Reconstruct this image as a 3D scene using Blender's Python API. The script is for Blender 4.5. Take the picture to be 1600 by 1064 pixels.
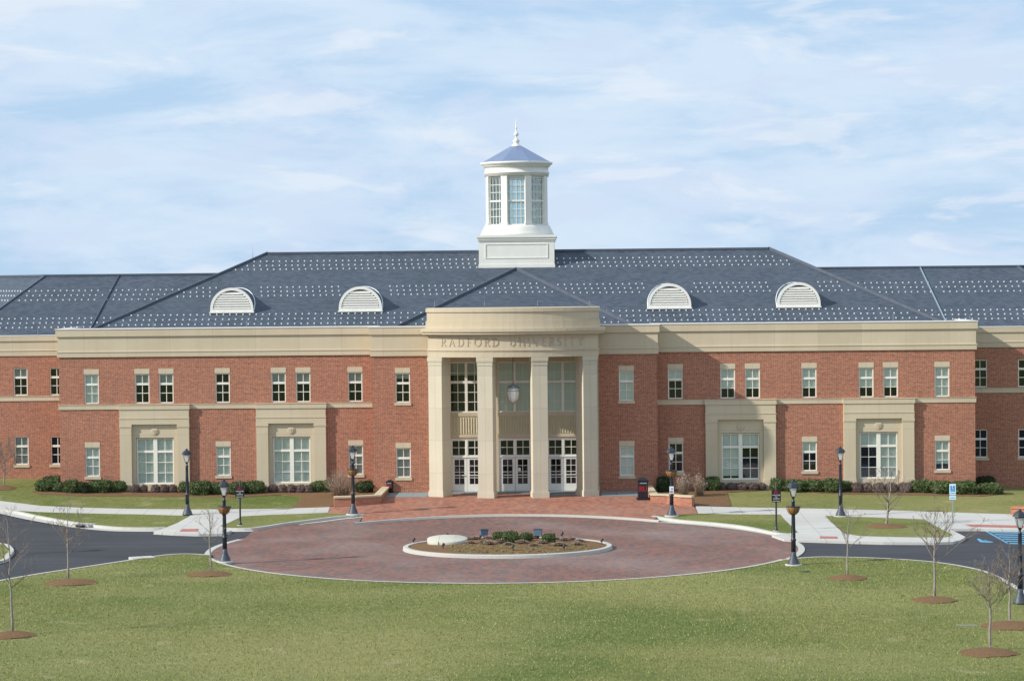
import bpy, bmesh, math, random
from mathutils import Vector, Matrix
from mathutils.geometry import tessellate_polygon
from math import sin, cos, tan, pi, radians as R
random.seed(7)
sc = bpy.context.scene
for o in list(bpy.data.objects): bpy.data.objects.remove(o)

# ------------------------------------------------------------------ camera
F = 3600.0; CX, CY, CZ = 3.15, -138.5, 13.2
YAW, PIT, ROL = 0.02384, 0.02671, 0.009716
R0 = Vector((cos(YAW), sin(YAW), 0)); F0 = Vector((-sin(YAW), cos(YAW), 0)); Zv = Vector((0, 0, 1))
FW = F0*cos(PIT) - Zv*sin(PIT); UP = F0*sin(PIT) + Zv*cos(PIT)
IR = R0*cos(ROL) - UP*sin(ROL); IU = R0*sin(ROL) + UP*cos(ROL)
cd = bpy.data.cameras.new('camera'); cam = bpy.data.objects.new('camera', cd); sc.collection.objects.link(cam)
m = Matrix((IR, IU, -FW)).transposed().to_4x4(); m.translation = Vector((CX, CY, CZ)); cam.matrix_world = m
cd.sensor_width = 36; cd.lens = 36*F/1600; cd.clip_start = 0.5; cd.clip_end = 20000
sc.camera = cam
# ------------------------------------------------------------------ light
SUN_EL, SUN_AZ = 30.5, 68.0           # azimuth measured from the facade's normal towards the left
w = bpy.data.worlds.new('World'); sc.world = w; w.use_nodes = True
nt = w.node_tree; nt.nodes.clear()
def N(nt, t, **k):
    n = nt.nodes.new(t)
    for a, b in k.items():
        if a.startswith('i_'): n.inputs[a[2:].replace('_', ' ')].default_value = b
        else: setattr(n, a, b)
    return n
sky = N(nt, 'ShaderNodeTexSky', sky_type='NISHITA', sun_disc=False, air_density=1.0, dust_density=1.2, ozone_density=2.0, altitude=600)
sun_dir = Vector((-sin(R(SUN_AZ))*cos(R(SUN_EL)), -cos(R(SUN_AZ))*cos(R(SUN_EL)), sin(R(SUN_EL))))
sky.sun_elevation = R(SUN_EL); sky.sun_rotation = math.atan2(sun_dir.x, sun_dir.y)
tc = N(nt, 'ShaderNodeTexCoord')
def cloudnoise(scale, zs, off, detail, lo, hi, rough=.55):
    mp = N(nt, 'ShaderNodeMapping'); mp.inputs['Scale'].default_value = (scale, scale, scale*zs); mp.inputs['Location'].default_value = off
    nt.links.new(tc.outputs['Generated'], mp.inputs['Vector'])
    nz = N(nt, 'ShaderNodeTexNoise'); nz.inputs['Scale'].default_value = 1; nz.inputs['Detail'].default_value = detail
    nz.inputs['Roughness'].default_value = rough; nz.inputs['Distortion'].default_value = .35
    nt.links.new(mp.outputs[0], nz.inputs['Vector'])
    mr = N(nt, 'ShaderNodeMapRange', interpolation_type='SMOOTHSTEP'); mr.inputs['From Min'].default_value = lo; mr.inputs['From Max'].default_value = hi
    nt.links.new(nz.outputs['Fac'], mr.inputs['Value'])
    return mr.outputs[0]
def mixc(a, b, f, nt=nt, mode='MIX'):
    mx = N(nt, 'ShaderNodeMix', data_type='RGBA', blend_type=mode)
    for sck, v in ((mx.inputs[0], f), (mx.inputs[6], a), (mx.inputs[7], b)):
        if isinstance(v, (int, float)): sck.default_value = v
        elif isinstance(v, tuple): sck.default_value = v if len(v) == 4 else (*v, 1)
        else: nt.links.new(v, sck)
    return mx.outputs[2]
def mathn(op, a, b, nt=nt):
    n = N(nt, 'ShaderNodeMath', operation=op)
    for i, v in enumerate((a, b)):
        if isinstance(v, (int, float)): n.inputs[i].default_value = v
        else: nt.links.new(v, n.inputs[i])
    return n.outputs[0]
thin = cloudnoise(9.0, 3.6, (2.3, 1.1, 4.7), 9, .36, .60, .6)
wisp = cloudnoise(15.0, 3.8, (7.1, 3.3, 0.4), 9, .47, .62, .6)
puff = cloudnoise(14.0, 4.2, (3.1, 2.9, 1.3), 10, .54, .66, .56)
base = mixc(sky.outputs[0], (4.55, 6.4, 8.6), .92)
c1 = mixc(base, (7.0, 8.05, 9.2), mathn('MULTIPLY', thin, .68))
c2 = mixc(c1, (5.9, 6.95, 8.7), mathn('MULTIPLY', wisp, .6))
c3 = mixc(c2, (7.9, 8.35, 9.0), mathn('MULTIPLY', puff, .5))
bg = N(nt, 'ShaderNodeBackground'); bg.inputs['Strength'].default_value = 0.080
out = N(nt, 'ShaderNodeOutputWorld'); nt.links.new(c3, bg.inputs[0]); nt.links.new(bg.outputs[0], out.inputs[0])
sl = bpy.data.lights.new('sun', 'SUN'); sl.energy = 3.7; sl.angle = R(0.9); sl.color = (1.0, .955, .87)
so = bpy.data.objects.new('sun', sl); sc.collection.objects.link(so)
so.rotation_euler = (-sun_dir).to_track_quat('-Z', 'Y').to_euler(); so.location = (-60, -60, 60)
sc.view_settings.view_transform = 'Standard'; sc.view_settings.look = 'None'; sc.view_settings.gamma = 1
sc.view_settings.exposure = 0.42

# ------------------------------------------------------------------ ground height and pixel rays
def lerp_tab(t, x):
    if x <= t[0][0]: return t[0][1]
    for (a, va), (b, vb) in zip(t, t[1:]):
        if x <= b: return va + (vb-va)*(x-a)/(b-a)
    return t[-1][1]
WT = [(-35, .95), (-28, .85), (-22, .6), (-12, .52), (0, .5), (12, .45), (22, .3), (30, .15), (35, -.1)]
LT = [(-14, 13), (-8, 8), (8, 8), (14, 13)]
def g(x, y):
    if y <= -13: return 0.0
    W = lerp_tab(WT, x); L = lerp_tab(LT, x)
    z = W*min(1.0, (y+13)/L)
    if x < -26 and y > 0: z += .065*min(y, 3.5)*min(1, (-26-x)/2)
    return z
def ray(px, py):
    a = (px-800)/F; b = (532-py)/F
    return (FW + IR*a + IU*b)
def at(px, py, off=0.0):
    d = ray(px, py); t = 100.0
    for i in range(60):
        p = Vector((CX, CY, CZ)) + d*t
        h = g(p.x, p.y) + off
        t = t + ((h - p.z)/d.z)*0.7
    p = Vector((CX, CY, CZ)) + d*t
    return Vector((p.x, p.y, g(p.x, p.y)))
def aty(px, py, y):
    d = ray(px, py); return Vector((CX, CY, CZ)) + d*((y-CY)/d.y)
def pxm(p): return F/((p - Vector((CX, CY, CZ))).dot(FW))        # pixels per metre at a point

# ------------------------------------------------------------------ mesh helpers
def uvmap(me):
    uv = me.uv_layers.new(name='UVMap').data
    vs = me.vertices
    for f in me.polygons:
        n = f.normal
        if abs(n.z) > .98: u = Vector((1, 0, 0)); v = Vector((0, 1, 0))
        else:
            u = Vector((-n.y, n.x, 0)).normalized(); v = n.cross(u)
            if v.z < 0: v = -v
        for li in f.loop_indices:
            c = vs[me.loops[li].vertex_index].co
            uv[li].uv = (c.dot(u), c.dot(v))
class MB:
    def __init__(s): s.v = []; s.f = []; s.sm = []
    def add(s, vs, fs, smooth=False):
        b = len(s.v); s.v += [tuple(v) for v in vs]
        for f in fs: s.f.append([b+i for i in f]); s.sm.append(smooth)
        return s
    def box(s, x0, x1, y0, y1, z0, z1):
        return s.add([(x0,y0,z0),(x1,y0,z0),(x1,y1,z0),(x0,y1,z0),(x0,y0,z1),(x1,y0,z1),(x1,y1,z1),(x0,y1,z1)],
              [(0,3,2,1),(4,5,6,7),(0,1,5,4),(1,2,6,5),(2,3,7,6),(3,0,4,7)])
    def obox(s, c, ux, uy, uz, hx, hy, hz):
        c = Vector(c); ux, uy, uz = Vector(ux)*hx, Vector(uy)*hy, Vector(uz)*hz
        vs = [c + ux*a + uy*b + uz*d for d in (-1, 1) for a, b in ((-1,-1),(1,-1),(1,1),(-1,1))]
        return s.add(vs, [(0,3,2,1),(4,5,6,7),(0,1,5,4),(1,2,6,5),(2,3,7,6),(3,0,4,7)])
    def quad(s, *p): return s.add(p, [tuple(range(len(p)))])
    def prism(s, pts, z0, z1):
        n = len(pts)
        vs = [(x, y, z0) for x, y in pts] + [(x, y, z1) for x, y in pts]
        return s.add(vs, [tuple(range(n))[::-1], tuple(range(n, 2*n))] + [(i, (i+1) % n, n+(i+1) % n, n+i) for i in range(n)])
    def lathe(s, prof, cx=0, cy=0, n=20, smooth=True, a0=0.0):
        b = []; k = len(prof)
        for i in range(n):
            a = a0 + 2*pi*i/n
            for r, z in prof: b.append((cx+r*cos(a), cy+r*sin(a), z))
        fs = []
        for i in range(n):
            j = (i+1) % n
            for q in range(k-1): fs.append((i*k+q, j*k+q, j*k+q+1, i*k+q+1))
        if prof[0][0] > 1e-4: fs.append(tuple(i*k for i in range(n))[::-1])
        if prof[-1][0] > 1e-4: fs.append(tuple(i*k+k-1 for i in range(n)))
        return s.add(b, fs, smooth)
    def tube(s, pts, rads, n=6):
        pts = [Vector(p) for p in pts]; b = []; up = Vector((0, 0, 1))
        for i, p in enumerate(pts):
            t = (pts[min(i+1, len(pts)-1)] - pts[max(i-1, 0)]).normalized()
            a = t.cross(Vector((1, 0, 0)) if abs(t.x) < .8 else Vector((0, 1, 0))).normalized(); c = t.cross(a)
            for k in range(n):
                an = 2*pi*k/n; b.append(p + (a*cos(an) + c*sin(an))*rads[i])
        fs = []
        for i in range(len(pts)-1):
            for k in range(n):
                l = (k+1) % n; fs.append((i*n+k, i*n+l, (i+1)*n+l, (i+1)*n+k))
        fs.append(tuple(range(n))[::-1]); fs.append(tuple((len(pts)-1)*n + k for k in range(n)))
        return s.add(b, fs, True)
    def sweep(s, path, prof, close=True):
        """path 2D points; outward = right of travel; prof = [(offset, z)...] closed into a solid ring when close"""
        n = len(path); rows = []
        P = [Vector(p) for p in path]
        for i in range(n):
            d0 = (P[i]-P[i-1]).normalized() if i > 0 else None
            d1 = (P[i+1]-P[i]).normalized() if i < n-1 else None
            if d0 is None: d0 = d1
            if d1 is None: d1 = d0
            n0 = Vector((d0.y, -d0.x)); n1 = Vector((d1.y, -d1.x)); mdir = (n0+n1).normalized(); k = 1/max(.3, mdir.dot(n0))
            rows.append([(P[i].x+mdir.x*o*k, P[i].y+mdir.y*o*k, z) for o, z in prof])
        k = len(prof); vs = [p for r in rows for p in r]; fs = []
        rng = range(k) if close else range(k-1)
        for i in range(n-1):
            for q in rng:
                r = (q+1) % k; fs.append((i*k+q, (i+1)*k+q, (i+1)*k+r, i*k+r))
        if close: fs += [tuple(range(k)), tuple((n-1)*k+q for q in range(k))[::-1]]
        return s.add(vs, fs)
    def mesh(s, name, mt, fix=True):
        me = bpy.data.meshes.new(name); me.from_pydata(s.v, [], s.f)
        me.polygons.foreach_set('use_smooth', s.sm)
        if fix:
            bm = bmesh.new(); bm.from_mesh(me); bmesh.ops.recalc_face_normals(bm, faces=bm.faces); bm.to_mesh(me); bm.free()
        me.update(); uvmap(me)
        if mt: me.materials.append(mt)
        return me
    def build(s, name, mt, parent=None, loc=(0, 0, 0), rz=0, fix=True):
        return link(name, s.mesh(name, mt, fix), parent, loc, rz)
def link(name, me, parent=None, loc=(0, 0, 0), rz=0, sc_=None):
    o = bpy.data.objects.new(name, me); sc.collection.objects.link(o); o.location = loc; o.rotation_euler = (0, 0, rz)
    if sc_: o.scale = sc_
    if parent: o.parent = parent
    return o
def tag(o, label=None, cat=None, group=None, kind=None):
    if label: o['label'] = label
    if cat: o['category'] = cat
    if group: o['group'] = group
    if kind: o['kind'] = kind
    return o
def thing(name, label, cat, loc=(0, 0, 0), rz=0, group=None):
    o = link(name, None, None, loc, rz); o.empty_display_size = .3
    return tag(o, label, cat, group)
def copy_tree(o, parent=None):
    c = o.copy(); sc.collection.objects.link(c)
    if parent is not None: c.parent = parent
    for ch in list(o.children): copy_tree(ch, c)
    return c

# ------------------------------------------------------------------ materials
def newmat(name, rough=.7, spec=.4):
    mt = bpy.data.materials.new(name); mt.use_nodes = True; nt = mt.node_tree
    b = nt.nodes['Principled BSDF']; b.inputs['Roughness'].default_value = rough
    b.inputs['Specular IOR Level'].default_value = spec
    return mt, nt, b
def noise(nt, scale, detail=4, vec='UV', rough=.55, stretch=None, lo=0, hi=1):
    t = N(nt, 'ShaderNodeTexCoord'); src = t.outputs[vec]
    if stretch:
        mp = N(nt, 'ShaderNodeMapping'); mp.inputs['Scale'].default_value = stretch; nt.links.new(src, mp.inputs[0]); src = mp.outputs[0]
    n = N(nt, 'ShaderNodeTexNoise'); n.inputs['Scale'].default_value = scale; n.inputs['Detail'].default_value = detail; n.inputs['Roughness'].default_value = rough
    nt.links.new(src, n.inputs['Vector'])
    if (lo, hi) == (0, 1): return n.outputs['Fac']
    mr = N(nt, 'ShaderNodeMapRange'); mr.inputs['From Min'].default_value = lo; mr.inputs['From Max'].default_value = hi
    nt.links.new(n.outputs['Fac'], mr.inputs[0]); return mr.outputs[0]
def bump(nt, b, h, strength=.3, dist=.02):
    bn = N(nt, 'ShaderNodeBump'); bn.inputs['Strength'].default_value = strength; bn.inputs['Distance'].default_value = dist
    nt.links.new(h, bn.inputs['Height']); nt.links.new(bn.outputs[0], b.inputs['Normal'])
def setc(nt, b, c):
    if isinstance(c, tuple): b.inputs['Base Color'].default_value = (*c, 1)
    else: nt.links.new(c, b.inputs['Base Color'])
def simple(name, c, rough=.6, spec=.4, var=.15, scale=3, metal=0, bs=0):
    mt, nt, b = newmat(name, rough, spec); b.inputs['Metallic'].default_value = metal
    nz = noise(nt, scale, 5, 'Object', lo=.25, hi=.75)
    setc(nt, b, mixc(tuple(x*(1-var) for x in c), tuple(min(1, x*(1+var)) for x in c), nz, nt))
    if bs: bump(nt, b, noise(nt, scale*12, 4, 'Object'), bs, .01)
    return mt
def brick(name, c1, c2, cm, bw, rh, ms, off=.5, scale=1.0, wash=None, squash=None, vec='UV', bias=0.0, bumps=.4, dots=False):
    mt, nt, b = newmat(name, .85, .25)
    t = N(nt, 'ShaderNodeTexCoord'); br = N(nt, 'ShaderNodeTexBrick', offset=off)
    if squash: br.squash, br.squash_frequency = squash
    br.inputs['Color1'].default_value = (*c1, 1); br.inputs['Color2'].default_value = (*c2, 1); br.inputs['Mortar'].default_value = (*cm, 1)
    br.inputs['Scale'].default_value = scale; br.inputs['Mortar Size'].default_value = ms; br.inputs['Mortar Smooth'].default_value = .1
    br.inputs['Bias'].default_value = bias; br.inputs['Brick Width'].default_value = bw; br.inputs['Row Height'].default_value = rh
    nt.links.new(t.outputs[vec], br.inputs['Vector'])
    n1 = noise(nt, .35, 5, vec, lo=.3, hi=.7); n2 = noise(nt, 7, 5, vec, lo=.25, hi=.75)
    c = mixc(br.outputs['Color'], (.86, .84, .86), mathn('MULTIPLY', n1, .8, nt), nt, 'MULTIPLY')
    c = mixc(c, (.74, .72, .72), mathn('MULTIPLY', n2, .6, nt), nt, 'MULTIPLY')
    if dots:
        n5 = noise(nt, 1.0, 3, vec, .7, stretch=(5.5, 8.5, 1), lo=.38, hi=.62); c = mixc(c, (.55, .52, .52), mathn('MULTIPLY', n5, .55, nt), nt, 'MULTIPLY')
        n6 = noise(nt, 1.0, 3, vec, .7, stretch=(6.5, 9.5, 1), lo=.55, hi=.75); c = mixc(c, (.58, .36, .25), mathn('MULTIPLY', n6, .4, nt), nt)
    if wash: c = mixc(c, wash[0], mathn('MULTIPLY', noise(nt, wash[1], 6, vec, lo=.45, hi=.75), wash[2], nt), nt)
    setc(nt, b, c)
    bump(nt, b, br.outputs['Fac'], -bumps, .006)
    return mt
M = {}
M['brick'] = brick('brick', (.54, .168, .090), (.33, .095, .055), (.60, .43, .31), .215, .075, .010, dots=True)
M['brick_low'] = brick('low_wall_brick', (.52, .16, .08), (.34, .09, .05), (.50, .40, .30), .212, .0677, .0085)
M['paver'] = brick('circle_pavers', (.29, .125, .09), (.135, .10, .095), (.21, .17, .145), .24, .34, .014, wash=((.33, .285, .265), .14, .5))
M['plaza'] = brick('plaza_pavers', (.46, .19, .115), (.29, .125, .09), (.28, .18, .13), .25, .42, .012, wash=((.33, .23, .18), .25, .45))
M['coping_brick'] = simple('brick_cap', (.50, .19, .11), .85, .2)
def stone(name, c, joint=(2.6, 4.0), streak=.26, jdark=.72):
    mt, nt, b = newmat(name, .8, .25)
    t = N(nt, 'ShaderNodeTexCoord'); br = N(nt, 'ShaderNodeTexBrick', offset=0.0)
    br.inputs['Color1'].default_value = (*c, 1); br.inputs['Color2'].default_value = (*[x*.90 for x in c], 1)
    br.inputs['Mortar'].default_value = (*[x*jdark for x in c], 1); br.inputs['Scale'].default_value = 1
    br.inputs['Mortar Size'].default_value = .009; br.inputs['Brick Width'].default_value = joint[0]; br.inputs['Row Height'].default_value = joint[1]
    nt.links.new(t.outputs['UV'], br.inputs['Vector'])
    n1 = noise(nt, .5, 6, 'Object', lo=.3, hi=.7); n3 = noise(nt, 1.0, 5, 'UV', stretch=(3.5, .25, 1), lo=.45, hi=.8); n2 = noise(nt, 22, 4, 'Object', lo=.2, hi=.8)
    cc = mixc(br.outputs['Color'], (.90, .88, .84), mathn('MULTIPLY', n1, .8, nt), nt, 'MULTIPLY')
    cc = mixc(cc, (.80, .77, .72), mathn('MULTIPLY', n3, streak, nt), nt, 'MULTIPLY')
    cc = mixc(cc, (.90, .90, .90), mathn('MULTIPLY', n2, .6, nt), nt, 'MULTIPLY')
    setc(nt, b, cc); bump(nt, b, n2, .12, .004); return mt
M['stone'] = stone('cast_stone', (.635, .54, .395))
M['stone_pale'] = stone('pale_cast_stone', (.64, .58, .45), (1.6, 1.9))
M['stone_cap'] = stone('wall_cap_stone', (.62, .53, .37), (1.2, 3))
M['letter'] = simple('shaded_carving', (.49, .415, .285), .9, .2)  # darker brown paints in the shade of cut grooves on the raised letters
M['coping'] = simple('white_metal_coping', (.78, .76, .72), .45, .5, .06)
M['white'] = simple('white_painted_wood', (.80, .78, .72), .45, .4, .05)
M['frame'] = simple('cream_window_paint', (.80, .77, .68), .45, .4, .06)
M['cupola'] = simple('cupola_white_paint', (.78, .76, .70), .5, .4, .05, 1.2)
def slate_mat():
    mt, nt, b = newmat('slate', .62, .25)
    t = N(nt, 'ShaderNodeTexCoord'); br = N(nt, 'ShaderNodeTexBrick', offset=.5)
    br.inputs['Color1'].default_value = (.046, .060, .086, 1); br.inputs['Color2'].default_value = (.080, .098, .128, 1); br.inputs['Mortar'].default_value = (.03, .04, .055, 1)
    br.inputs['Scale'].default_value = 1; br.inputs['Mortar Size'].default_value = .010; br.inputs['Brick Width'].default_value = .30; br.inputs['Row Height'].default_value = .20
    nt.links.new(t.outputs['UV'], br.inputs['Vector'])
    n1 = noise(nt, 1.0, 5, 'UV', stretch=(1.1, 7, 1), lo=.3, hi=.7); n2 = noise(nt, .22, 4, 'UV', lo=.35, hi=.65)
    c = mixc(br.outputs['Color'], (.115, .135, .165), mathn('MULTIPLY', n1, .38, nt), nt)
    c = mixc(c, (.74, .80, .78), mathn('MULTIPLY', n2, .6, nt), nt, 'MULTIPLY')
    setc(nt, b, c); bump(nt, b, br.outputs['Fac'], -.5, .012); return mt
M['slate'] = slate_mat()
M['slate_cap'] = simple('hip_cap_slate', (.075, .09, .12), .5, .5, .2)
M['lead'] = simple('zinc_cone_roof', (.25, .31, .45), .32, .6, .06, 1, metal=.55)
M['guard'] = simple('snow_guard_metal', (.84, .86, .88), .4, .5, .04)
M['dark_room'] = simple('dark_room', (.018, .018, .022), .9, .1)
def blind_mat(name, c):
    mt, nt, b = newmat(name, .8, .2)
    t = N(nt, 'ShaderNodeTexCoord'); wv = N(nt, 'ShaderNodeTexWave', bands_direction='Y'); wv.inputs['Scale'].default_value = 9; wv.inputs['Distortion'].default_value = .4
    nt.links.new(t.outputs['UV'], wv.inputs['Vector'])
    setc(nt, b, mixc(tuple(x*.86 for x in c), c, wv.outputs['Fac'], nt)); return mt
M['blind'] = blind_mat('pale_blind', (.82, .86, .77))
M['blind_grey'] = blind_mat('grey_blind', (.46, .48, .43))
def glass(name, tint=(.92, .955, .94), gl=.16):
    mt = bpy.data.materials.new(name); mt.use_nodes = True; nt = mt.node_tree; nt.nodes.clear()
    tr = N(nt, 'ShaderNodeBsdfTransparent'); tr.inputs[0].default_value = (*tint, 1)
    gs = N(nt, 'ShaderNodeBsdfGlossy'); gs.inputs['Roughness'].default_value = .03; gs.inputs[0].default_value = (.9, .95, 1, 1)
    fr = N(nt, 'ShaderNodeFresnel'); fr.inputs[0].default_value = 1.5
    fc = mathn('ADD', mathn('MULTIPLY', fr.outputs[0], .8, nt), gl*.3, nt)
    mx = N(nt, 'ShaderNodeMixShader'); nt.links.new(fc, mx.inputs[0]); nt.links.new(tr.outputs[0], mx.inputs[1]); nt.links.new(gs.outputs[0], mx.inputs[2])
    o = N(nt, 'ShaderNodeOutputMaterial'); nt.links.new(mx.outputs[0], o.inputs[0])
    bn = N(nt, 'ShaderNodeBump'); bn.inputs['Strength'].default_value = .05; bn.inputs['Distance'].default_value = .05
    nt.links.new(noise(nt, .9, 2, 'Object'), bn.inputs['Height']); nt.links.new(bn.outputs[0], gs.inputs['Normal'])
    return mt
M['glass'] = glass('window_glass')
def frosted():
    mt = bpy.data.materials.new('frosted_lamp_glass'); mt.use_nodes = True; nt = mt.node_tree; nt.nodes.clear()
    a = N(nt, 'ShaderNodeBsdfTranslucent'); a.inputs[0].default_value = (.95, .95, .93, 1); b = N(nt, 'ShaderNodeBsdfPrincipled'); b.inputs['Base Color'].default_value = (.88, .88, .87, 1); b.inputs['Roughness'].default_value = .12
    tr = N(nt, 'ShaderNodeBsdfTransparent'); mx = N(nt, 'ShaderNodeMixShader'); mx.inputs[0].default_value = .55; m2 = N(nt, 'ShaderNodeMixShader'); m2.inputs[0].default_value = .22
    nt.links.new(a.outputs[0], mx.inputs[1]); nt.links.new(b.outputs[0], mx.inputs[2]); nt.links.new(mx.outputs[0], m2.inputs[1]); nt.links.new(tr.outputs[0], m2.inputs[2])
    o = N(nt, 'ShaderNodeOutputMaterial'); nt.links.new(m2.outputs[0], o.inputs[0]); return mt
M['glass_lamp'] = frosted()
def grass_mat():
    mt, nt, b = newmat('grass', .95, .1)
    V = 'Object'
    n1 = noise(nt, .10, 6, V, lo=.42, hi=.58); n2 = noise(nt, 1.6, 6, V, .65, lo=.35, hi=.68); n3 = noise(nt, 14, 5, V, .7, stretch=(1, .55, 1), lo=.3, hi=.7)
    n4 = noise(nt, 5, 6, V, .7, stretch=(1, .5, 1), lo=.52, hi=.72)
    c = mixc((.180, .220, .064), (.32, .295, .112), n1, nt)
    c = mixc(c, (.18, .23, .063), mathn('MULTIPLY', n2, .6, nt), nt)
    c = mixc(c, (.38, .345, .165), mathn('MULTIPLY', n4, .6, nt), nt)
    c = mixc(c, (.30, .36, .28), mathn('MULTIPLY', n3, .85, nt), nt, 'MULTIPLY')
    n7 = noise(nt, 1.0, 5, V, .75, stretch=(3.2, 2.0, 1), lo=.42, hi=.66); c = mixc(c, (.60, .68, .56), mathn('MULTIPLY', n7, .75, nt), nt, 'MULTIPLY')
    n9 = noise(nt, .055, 4, V, .5, stretch=(1, 1.8, 1), lo=.42, hi=.60); c = mixc(c, (.33, .30, .13), mathn('MULTIPLY', n9, .42, nt), nt)
    n8 = noise(nt, .45, 4, V, .6, lo=.60, hi=.74); c = mixc(c, (.42, .36, .21), mathn('MULTIPLY', n8, .5, nt), nt)
    setc(nt, b, c)
    h = mathn('ADD', n3, mathn('MULTIPLY', n2, .6, nt), nt); bump(nt, b, h, .55, .05); return mt
M['grass'] = grass_mat()
def mulch_mat():
    mt, nt, b = newmat('mulch', .95, .1)
    n1 = noise(nt, 20, 5, 'Object', .7, lo=.3, hi=.7); n2 = noise(nt, .8, 4, 'Object', lo=.35, hi=.65)
    c = mixc((.13, .070, .038), (.32, .195, .105), n1, nt); c = mixc(c, (.26, .165, .09), mathn('MULTIPLY', n2, .4, nt), nt)
    setc(nt, b, c); bump(nt, b, n1, .8, .05); return mt
M['mulch'] = mulch_mat()
def ground_mat(name, c, s1=30, d=.12, blot=.15, joints=None):
    mt, nt, b = newmat(name, .9, .2)
    n1 = noise(nt, s1, 5, 'Object', .7, lo=.25, hi=.75); n2 = noise(nt, .25, 6, 'Object', lo=.35, hi=.65)
    cc = mixc(tuple(x*(1-d) for x in c), tuple(x*(1+d) for x in c), n1, nt)
    cc = mixc(cc, (1-blot*2,)*3, mathn('MULTIPLY', n2, .6, nt), nt, 'MULTIPLY')
    if name == 'asphalt':
        n3 = noise(nt, 1.0, 5, 'Object', .6, stretch=(.10, 1.3, 1), lo=.4, hi=.7); cc = mixc(cc, (.62, .62, .64), mathn('MULTIPLY', n3, .6, nt), nt, 'MULTIPLY')
    if joints:
        t = N(nt, 'ShaderNodeTexCoord'); br = N(nt, 'ShaderNodeTexBrick', offset=0.0); br.inputs['Scale'].default_value = 1
        br.inputs['Color1'].default_value = br.inputs['Color2'].default_value = (1, 1, 1, 1); br.inputs['Mortar'].default_value = (.6, .6, .6, 1)
        br.inputs['Mortar Size'].default_value = .015; br.inputs['Brick Width'].default_value = joints[0]; br.inputs['Row Height'].default_value = joints[1]
        nt.links.new(t.outputs['Object'], br.inputs['Vector']); cc = mixc(cc, br.outputs['Color'], 1.0, nt, 'MULTIPLY')
    setc(nt, b, cc); bump(nt, b, n1, .25, .01); return mt
M['concrete'] = ground_mat('sidewalk_concrete', (.53, .515, .48), 12, .06, .10, (1.6, 1.6))
M['kerb'] = ground_mat('kerb_concrete', (.50, .485, .44), 9, .08, .08)
M['asphalt'] = ground_mat('asphalt', (.068, .071, .080), 60, .25, .16)
M['greyslab'] = ground_mat('bluestone', (.26, .29, .30), 6, .1, .12, (1.0, 1.0))
M['blue_paint'] = simple('parking_blue', (.12, .34, .52), .7, .2, .2, 6)
M['tactile'] = simple('tactile_red', (.42, .16, .14), .85, .2, .15, 10)
M['iron'] = simple('black_iron', (.022, .026, .036), .42, .5, .25, 4)
M['iron_base'] = simple('worn_iron', (.05, .06, .08), .5, .5, .25, 4)
M['coir'] = simple('coir_liner', (.30, .155, .06), .95, .1, .35, 14, bs=.6)
M['soil'] = simple('basket_soil', (.08, .045, .03), .95, .1, .3, 14)
M['bark'] = simple('grey_bark', (.27, .24, .21), .9, .15, .25, 10)
M['twig'] = simple('twig_bark', (.24, .19, .16), .9, .15, .2, 6)
M['twig_tan'] = simple('dry_cane', (.34, .25, .18), .9, .15, .25, 8)
def leafm(name, a, c):
    mt, nt, b = newmat(name, .6, .25)
    oi = N(nt, 'ShaderNodeNewGeometry')
    setc(nt, b, mixc(a, c, oi.outputs['Random Per Island'], nt)); return mt
M['leaf'] = leafm('holly_leaf', (.035, .060, .020), (.135, .175, .062))
M['leaf_dark'] = leafm('dark_leaf', (.02, .034, .014), (.06, .085, .03))
M['leaf_purple'] = leafm('purple_leaf', (.075, .045, .04), (.20, .145, .125))
M['leaf_tan'] = leafm('dry_grass_blade', (.26, .185, .14), (.50, .38, .30))
M['leaf_lime'] = leafm('sprout_leaf', (.14, .19, .05), (.27, .31, .10))
M['bloom'] = simple('dried_bloom', (.70, .62, .52), .9, .1)
M['black'] = simple('black_plastic', (.016, .016, .02), .45, .4, .2)
M['red'] = simple('red_lettering', (.62, .02, .03), .6, .3, .05)
M['white_letter'] = simple('white_lettering', (.8, .8, .8), .6, .3, .03)
M['sign_white'] = simple('sign_white', (.62, .80, .84), .4, .4, .05)
M['sign_blue'] = simple('sign_blue', (.05, .28, .62), .4, .4, .05)
M['galv'] = simple('galvanised_post', (.30, .38, .42), .5, .5, .1, metal=.3)
M['fixture'] = simple('floodlight_grey_blue', (.10, .17, .26), .4, .5, .1)
M['hill'] = simple('distant_woods', (.10, .14, .12), .95, .1, .2, .002)
M['spandrel'] = simple('spandrel_paint', (.54, .48, .33), .6, .3, .06)
M['lantern_glass'] = simple('seeded_lantern_glass', (.86, .89, .88), .15, .8, .12, 8)

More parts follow.
